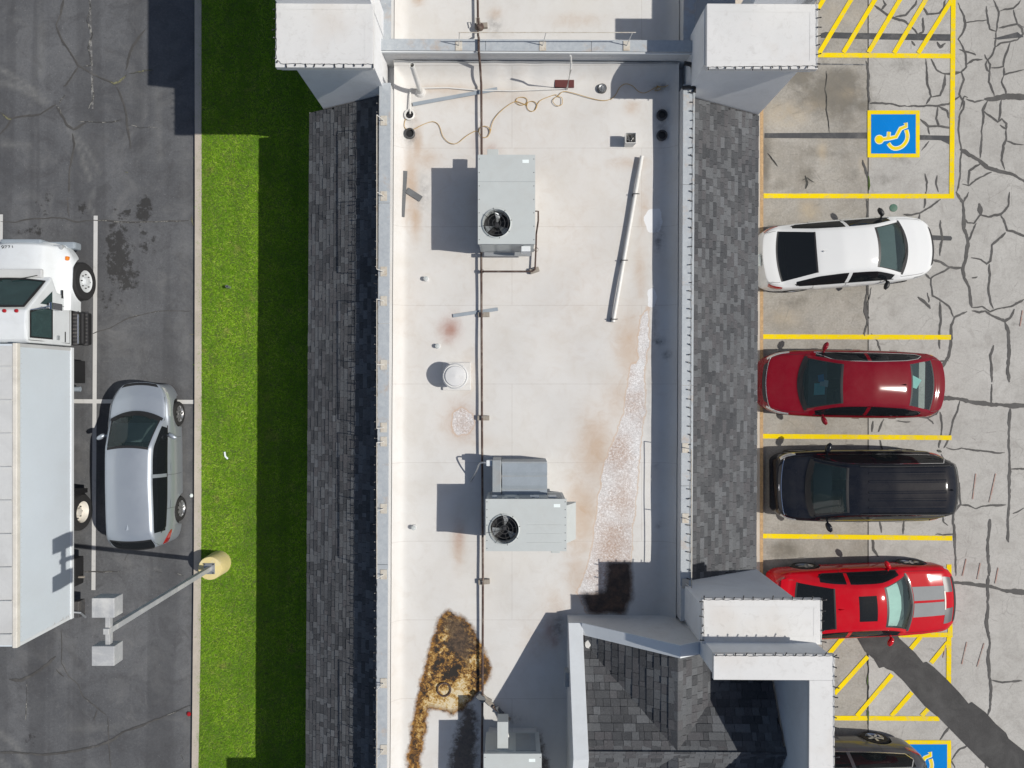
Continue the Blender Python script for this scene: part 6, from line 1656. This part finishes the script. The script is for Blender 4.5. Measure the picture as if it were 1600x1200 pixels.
# ------------------------------------------------------------------ box truck, nose to the north
tx = -13.08
tr = empty("box_truck", (tx, -1.5, 0)); tag(tr, "white box truck with a white cab parked along the left edge", "truck")
Xs = -11.84; Xl = 2 * tx - Xs
yb0, yb1 = -6.3, 0.97
# cargo box
MB().box(Xl, Xs, yb0, yb1, 1.10, 3.28).build("cargo_box", M['van_side'], tr, bevel=.03)
MB().add([(Xl + .08, yb0 + .05, 3.30), (Xs - .09, yb0 + .05, 3.30), (Xs - .09, yb1 - .06, 3.30), (Xl + .08, yb1 - .06, 3.30), (tx, yb0 + .05, 3.36), (tx, yb1 - .06, 3.36)], [(0, 4, 5, 3), (4, 1, 2, 5)]).build("box_roof", M['van_roof'], tr, fix=False)
for x0 in (Xs - .10, Xl - .012):
    MB().box(x0, x0 + .112, yb0 - .012, yb1 + .012, 3.20, 3.335).build("roof_rail", M['cream'], tr, bevel=.02)
    MB().box(x0 + .05, x0 + .125 if x0 > tx else x0 + .112, yb0 - .01, yb1 + .01, 1.06, 1.18).build("lower_rail", M['white_steel'], tr, bevel=.01)
for y0 in (yb0 - .016, yb1 - .09):
    MB().box(Xs - .11, Xs + .01, y0, y0 + .106, 1.12, 3.33).build("corner_post", M['van_roof' if y0 > 0 else 'white_steel'], tr, bevel=.04)
for k in range(11):
    y = yb0 + .6 + k * .6
    MB().box(Xs - .0005, Xs + .0018, y, y + .006, 1.2, 3.18).build("panel_seam", M['van_side'], tr)
for k in range(16):
    z_ = 1.2 + k * .075 + random.uniform(-.03, .03); y = yb0 + .02 + .02 * random.random()
    n_ = 9; wy, wz = random.uniform(.04, .16) * (1.3 - k / 16), random.uniform(.02, .045)
    MB().add([(Xs + .0025 + .00004 * k, max(yb0 + .004, y + wy * (.6 + .5 * random.random()) * math.cos(q)), z_ + wz * (.6 + .6 * random.random()) * math.sin(q)) for q in np.linspace(0, 6.283, n_ + 1)[:-1]], [tuple(range(n_))]).build("peeled_patch", M['van_roof'], tr, fix=False)
rv = MB()
for k in range(60):
    y_ = yb0 + .08 + k * .12
    for z_ in (1.21, 3.16): rv.lathe((Xs + .0, y_, z_), [(.011, 0), (.009, .006), (0, .007)], 6, 'x')
rv.build("rivet_row", M['van_roof'], tr)
for k in range(9):
    y_ = yb0 + .8 * k + .3
    MB().box(Xl + .1, Xs - .11, y_, y_ + .03, 3.30, 3.366).build("roof_bow", M['van_roof'], tr)
MB().box(tx - .45, tx + .45, -6.2, 3.2, .62, .95).build("chassis_frame", M['black'], tr)
MB().box(Xl + .1, Xs - .06, yb0 + .1, yb1 - .05, .98, 1.10).build("floor_sill", M['black'], tr)
# wheels
def tyre(x, y, r, w, nm="wheel", rim='white_steel', deep=.1):
    t = MB().lathe((x, y, r), [(r * .58, 0), (r * .62, .0), (r * .93, -.005), (r, -.05), (r, -w + .05), (r * .9, -w), (r * .55, -w)], 36, 'x').build(nm, M['rubber'], tr, smooth=True)
    MB().lathe((x, y, r), [(r * .60, -.006), (r * .57, -.02), (r * .5, -deep), (r * .22, -deep), (r * .2, -deep + .08), (0, -deep + .09)], 32, 'x').build("rim", M[rim], t, smooth=True)
    for k in range(8):
        a = k * .785; MB().lathe((x - deep + .0, y + r * .36 * math.cos(a), r + r * .36 * math.sin(a)), [(.018, 0), (.018, .04), (0, .045)], 6, 'x').build("wheel_nut", M['iron'], t)
    return t
tyre(-11.80, 2.84, .525, .28, deep=.03)
tyre(-11.90, -3.55, .51, .27, rim='cream', deep=.16)
tyre(-12.21, -3.55, .51, .27)
for x, y in ((2 * tx + 12.08, 2.84), (2 * tx + 12.17, -3.55)): tyre(x, y, .52, .27)
MB().tube([(-12.4, -3.55, .51), (2 * tx + 12.4, -3.55, .51)], .09, 10).build("axle", M['black'], tr)
MB().tube([(-12.1, 2.84, .51), (2 * tx + 12.1, 2.84, .51)], .07, 10).build("axle", M['black'], tr)
# cab
CX = -12.0; CL = 2 * tx - CX
yr, yf, yw, zrf, zw = 1.03, 1.88, 2.78, 2.62, 1.76     # cab back, roof front, cowl
def cabx(z): return CX - max(0, (z - 1.6)) * .06
prof = [(yr, .85), (yr, 1.7), (yr, 2.5), (yr + .08, zrf - .02), (1.5, zrf), (yf - .04, zrf - .03), (yw - .05, zw), (yw + .02, zw - .05), (2.42, 1.5), (2.3, .85)]
v = []
for x_s in (1, -1):
    for y, z_ in prof:
        hwid = (cabx(z_) - tx)
        if z_ > 2.5: hwid -= .03
        v.append((tx + x_s * hwid, y, z_))
n = len(prof)
f = [(i, (i + 1) % n, n + (i + 1) % n, n + i) for i in range(n)] + [tuple(range(n)), tuple(range(n, 2 * n))[::-1]]
keep_f = [q for i, q in enumerate(f)]
MB().add(v, keep_f).build("cab", M['white_steel'], tr, bevel=.045)
# windshield and side glass sit in dark openings
def wsp(u, w): # u across, w up
    y = yw - .07 + (yf + .04 - yw + .07) * w; z_ = zw + .03 + (zrf - .07 - zw - .03) * w
    hwid = (cabx(z_) - tx) * .90
    return Vector((tx + u * hwid, y + .022 - .12 * u * u * (1 - w) * .6, z_ + .035))
gv = [wsp(u, w) for w in np.linspace(0, 1, 5) for u in np.linspace(-1, 1, 11)]
gf = [(j * 11 + i, j * 11 + i + 1, (j + 1) * 11 + i + 1, (j + 1) * 11 + i) for j in range(4) for i in range(10)]
M['truck_glass'] = plain('dark_truck_glass', (0.025, 0.055, 0.055), .04, coat=1.0, var=.3)
MB().add(gv, gf).build("windshield", M['truck_glass'], tr, smooth=True, fix=False)
tm = [wsp(u, w) + Vector((0, 0, .008)) for u, w in [(-1, 0), (-.5, 0), (0, 0), (.5, 0), (1, 0), (1, .5), (1, 1), (.5, 1), (0, 1), (-.5, 1), (-1, 1), (-1, .5), (-1, 0)]]
MB().tube(tm, .03, 6).build("windshield_trim", M['black'], tr)
sx = CX + .004
def sidewin(pts, nm="side_window", mat='truck_glass', off=.0):
    return MB().add([(cabx(z_) + .006 + off, y, z_) for y, z_ in pts], [tuple(range(len(pts)))]).build(nm, M[mat], tr, fix=False)
sidewin([(1.16, 1.68), (1.98, 1.68), (1.98, 2.1), (1.84, 2.52), (1.16, 2.52)], "window_frame", 'black')
sidewin([(1.2, 1.74), (1.93, 1.74), (1.93, 2.1), (1.80, 2.48), (1.2, 2.48)], off=.006)
sidewin([(2.05, 1.7), (2.42, 1.7), (2.05, 2.15)], "quarter_window")
for a_, b_ in (((1.1, 2.56), (1.1, .95)), ((1.1, .95), (2.1, .95)), ((2.1, .95), (2.02, 1.66))):
    MB().tube([(cabx(a_[1]) + .004, *a_), (cabx(b_[1]) + .004, *b_)], .007, 4).build("door_gap", M['black'], tr)
MB().box(CX - .0, CX + .025, 1.16, 1.28, 1.42, 1.52).build("door_handle", M['hvac_dark'], tr, bevel=.006)
MB().box(CX, CX + .012, 1.12, 1.4, 1.14, 1.17).build("grab_slot", M['black'], tr)
# mirror on stays
mr = MB(); mr.box(CX + .22, CX + .30, 1.90, 2.08, 1.75, 2.2); mr.build("mirror", M['chrome'], tr, bevel=.02)
for z0, z1 in ((2.5, 2.2), (1.55, 1.78), (2.5, 1.95)):
    MB().tube([(cabx(z0), 1.86 if z0 > 2 else 2.05, z0), (CX + .25, 1.98, z1)], .013, 6).build("mirror_stay", M['chrome'], tr, smooth=True)
# hood and fender
def hood_section(y):
    u = (y - 1.95) / (3.74 - 1.95)
    zt = 1.72 - .30 * max(0, u) ** 1.6
    if u > .93: zt -= (u - .93) * 3.2
    w0 = .80 - .12 * max(0, u) ** 2; wf = 1.21 - .3 * max(0, (u - .72) / .28) ** 2
    zf = 1.18 - .12 * max(0, u) - (.28 if u > .96 else 0)
    R = .62; dy = abs(y - 2.84); ar = .52 + math.sqrt(R * R - dy * dy) if dy < R else .60
    zlow = min(ar, zf - .04)
    return [(0, zt), (w0 * .5, zt - .012), (w0 * .85, zt - .04), (w0, zt - .10), (w0 + .06, zt - .25), (w0 + (wf - w0) * .5, zf + .06), (wf * .95, zf), (wf, zf - .05), (wf + .01, max(zlow, zf - .14)), (wf + (.03 if dy < R else -.03), zlow)]
ys = np.unique(np.concatenate([np.linspace(1.98, 3.74, 34), [3.6, 3.66, 3.70, 3.72]]))
rows = []
for y in ys:
    s_ = hood_section(y); rows.append([(tx - a_, y + .10 * (1 - (a_ / 1.2) ** 2) * ((y - 2) / 1.7), z_) for a_, z_ in s_[::-1]] + [(tx + a_, y + .10 * (1 - (a_ / 1.2) ** 2) * ((y - 2) / 1.7), z_) for a_, z_ in s_[1:]])
n = len(rows[0]); v = [p for r in rows for p in r]
f = [(i * n + j, i * n + j + 1, (i + 1) * n + j + 1, (i + 1) * n + j) for i in range(len(rows) - 1) for j in range(n - 1)] + [tuple(range((len(rows) - 1) * n, len(rows) * n))]
mk("hood", v, f, M['white_steel'], tr, True)
MB().box(tx - 1.12, tx + 1.12, 3.70, 3.90, .45, .78).build("front_bumper", M['blue_grey'], tr, bevel=.06)
MB().box(tx - .55, tx + .55, 3.74, 3.86, .8, 1.34).build("grille", M['blue_grey'], tr, bevel=.05)
MB().box(-12.42, -12.1, 3.60, 3.76, .92, 1.12).build("headlight", M['lamp'], tr, bevel=.05)
MB().box(2 * tx + 12.1, 2 * tx + 12.42, 3.60, 3.76, .92, 1.12).build("headlight", M['lamp'], tr, bevel=.05)
MB().box(-12.02, -11.93, 3.32, 3.44, 1.02, 1.14).build("turn_signal", M['amber'], tr, bevel=.03)
MB().box(tx - .9, tx + .86, yw - .02, yw + .22, 1.70, 1.785).build("cowl_panel", M['van_roof'], tr, bevel=.04)
for u0, u1 in ((-.7, -.1), (.75, .15)):
    MB().tube([(tx + u0, yw + .04, 1.80), (tx + u1, yw - .1, 1.9)], .012, 5).build("wiper", M['black'], tr)
MB().box(-11.985, -11.97, 2.28, 2.50, 1.28, 1.34).build("hood_latch", M['black'], tr)
for k, x in enumerate((-12.32, -12.62, tx, -13.54, -13.84)):
    MB().lathe((x, yf - .06, zrf - .012), [(.05, 0), (.045, .03), (0, .045)], 10).build("roof_marker_light", M['tail'], tr, smooth=True)
# steps and tank under the door
tk = MB().box(-12.25, -11.74, 1.08, 1.98, .32, .74).build("fuel_tank", M['black'], tr, bevel=.06)
for k in range(2):
    x0 = -12.02 + k * .19
    st = MB()
    st.box(x0, x0 + .15, 1.05, 2.0, .755 - .14 * k, .785 - .14 * k); st.build("step", M['trim'], tr)
    for q in range(9):
        MB().box(x0 + .01, x0 + .14, 1.08 + q * .1, 1.12 + q * .1, .786 - .14 * k, .796 - .14 * k).build("step_grip", M['iron'], tr)
MB().tube([(-11.855, 1.1, .80), (-11.855, 1.9, .80)], .03, 8).build("grab_bar", M['chrome'], tr, smooth=True)
# boxes and bumper behind
MB().box(-12.2, -11.86, .02, .64, .45, .98).build("battery_box", M['black'], tr, bevel=.02)
MB().tube([(-12.1, -.14, .7), (-11.86, -.14, .7)], .07, 12).build("air_tank", M['blue_grey'], tr, smooth=True)
MB().box(-12.2, -11.83, -3.02, -2.9, .4, 1.05).build("mud_flap", M['black'], tr)
MB().box(-12.2, -11.85, -5.5, -4.75, .55, .95).build("side_bracket", M['black'], tr, bevel=.02)
MB().tube([(-12.1, -5.28, .8), (-11.7, -5.28, .78)], .03, 6).build("marker_arm", M['wood'], tr)
hb = MB(); hb.box(Xl + .1, -11.86, yb0 - .12, yb0 - .02, .5, .62); hb.box(-12.0, -11.84, yb0 - .1, yb0 + .35, .5, .8); hb.build("rear_bumper", M['iron'], tr, bevel=.015)
MB().tube([(-11.95, yb0 + .1, .9), (-11.8, yb0 + .05, .8), (-11.8, yb0 - .15, .55)], .03, 6).build("step_rail", M['steel'], tr)
# fleet number on the hood, read from the front
cu = bpy.data.curves.new("fleet_number", 'FONT'); cu.body = "1228"; cu.size = .17; cu.align_x = 'CENTER'
to = bpy.data.objects.new("fleet_number", cu); COL.objects.link(to); to.parent = tr
q = P(13.5, 387, 1.45)
to.location = (q.x - tx, q.y + 1.5 + .05, 1.50); to.rotation_euler = (math.radians(-22), 0, math.pi); 
bpy.context.view_layer.update()
tme = bpy.data.meshes.new_from_object(to); tme.materials.clear(); tme.materials.append(M['trim'])
tn_ = bpy.data.objects.new("fleet_number_mesh", tme); COL.objects.link(tn_); tn_.parent = tr; tn_.location = to.location; tn_.rotation_euler = to.rotation_euler
bpy.data.objects.remove(to); tn_.name = "fleet_number"
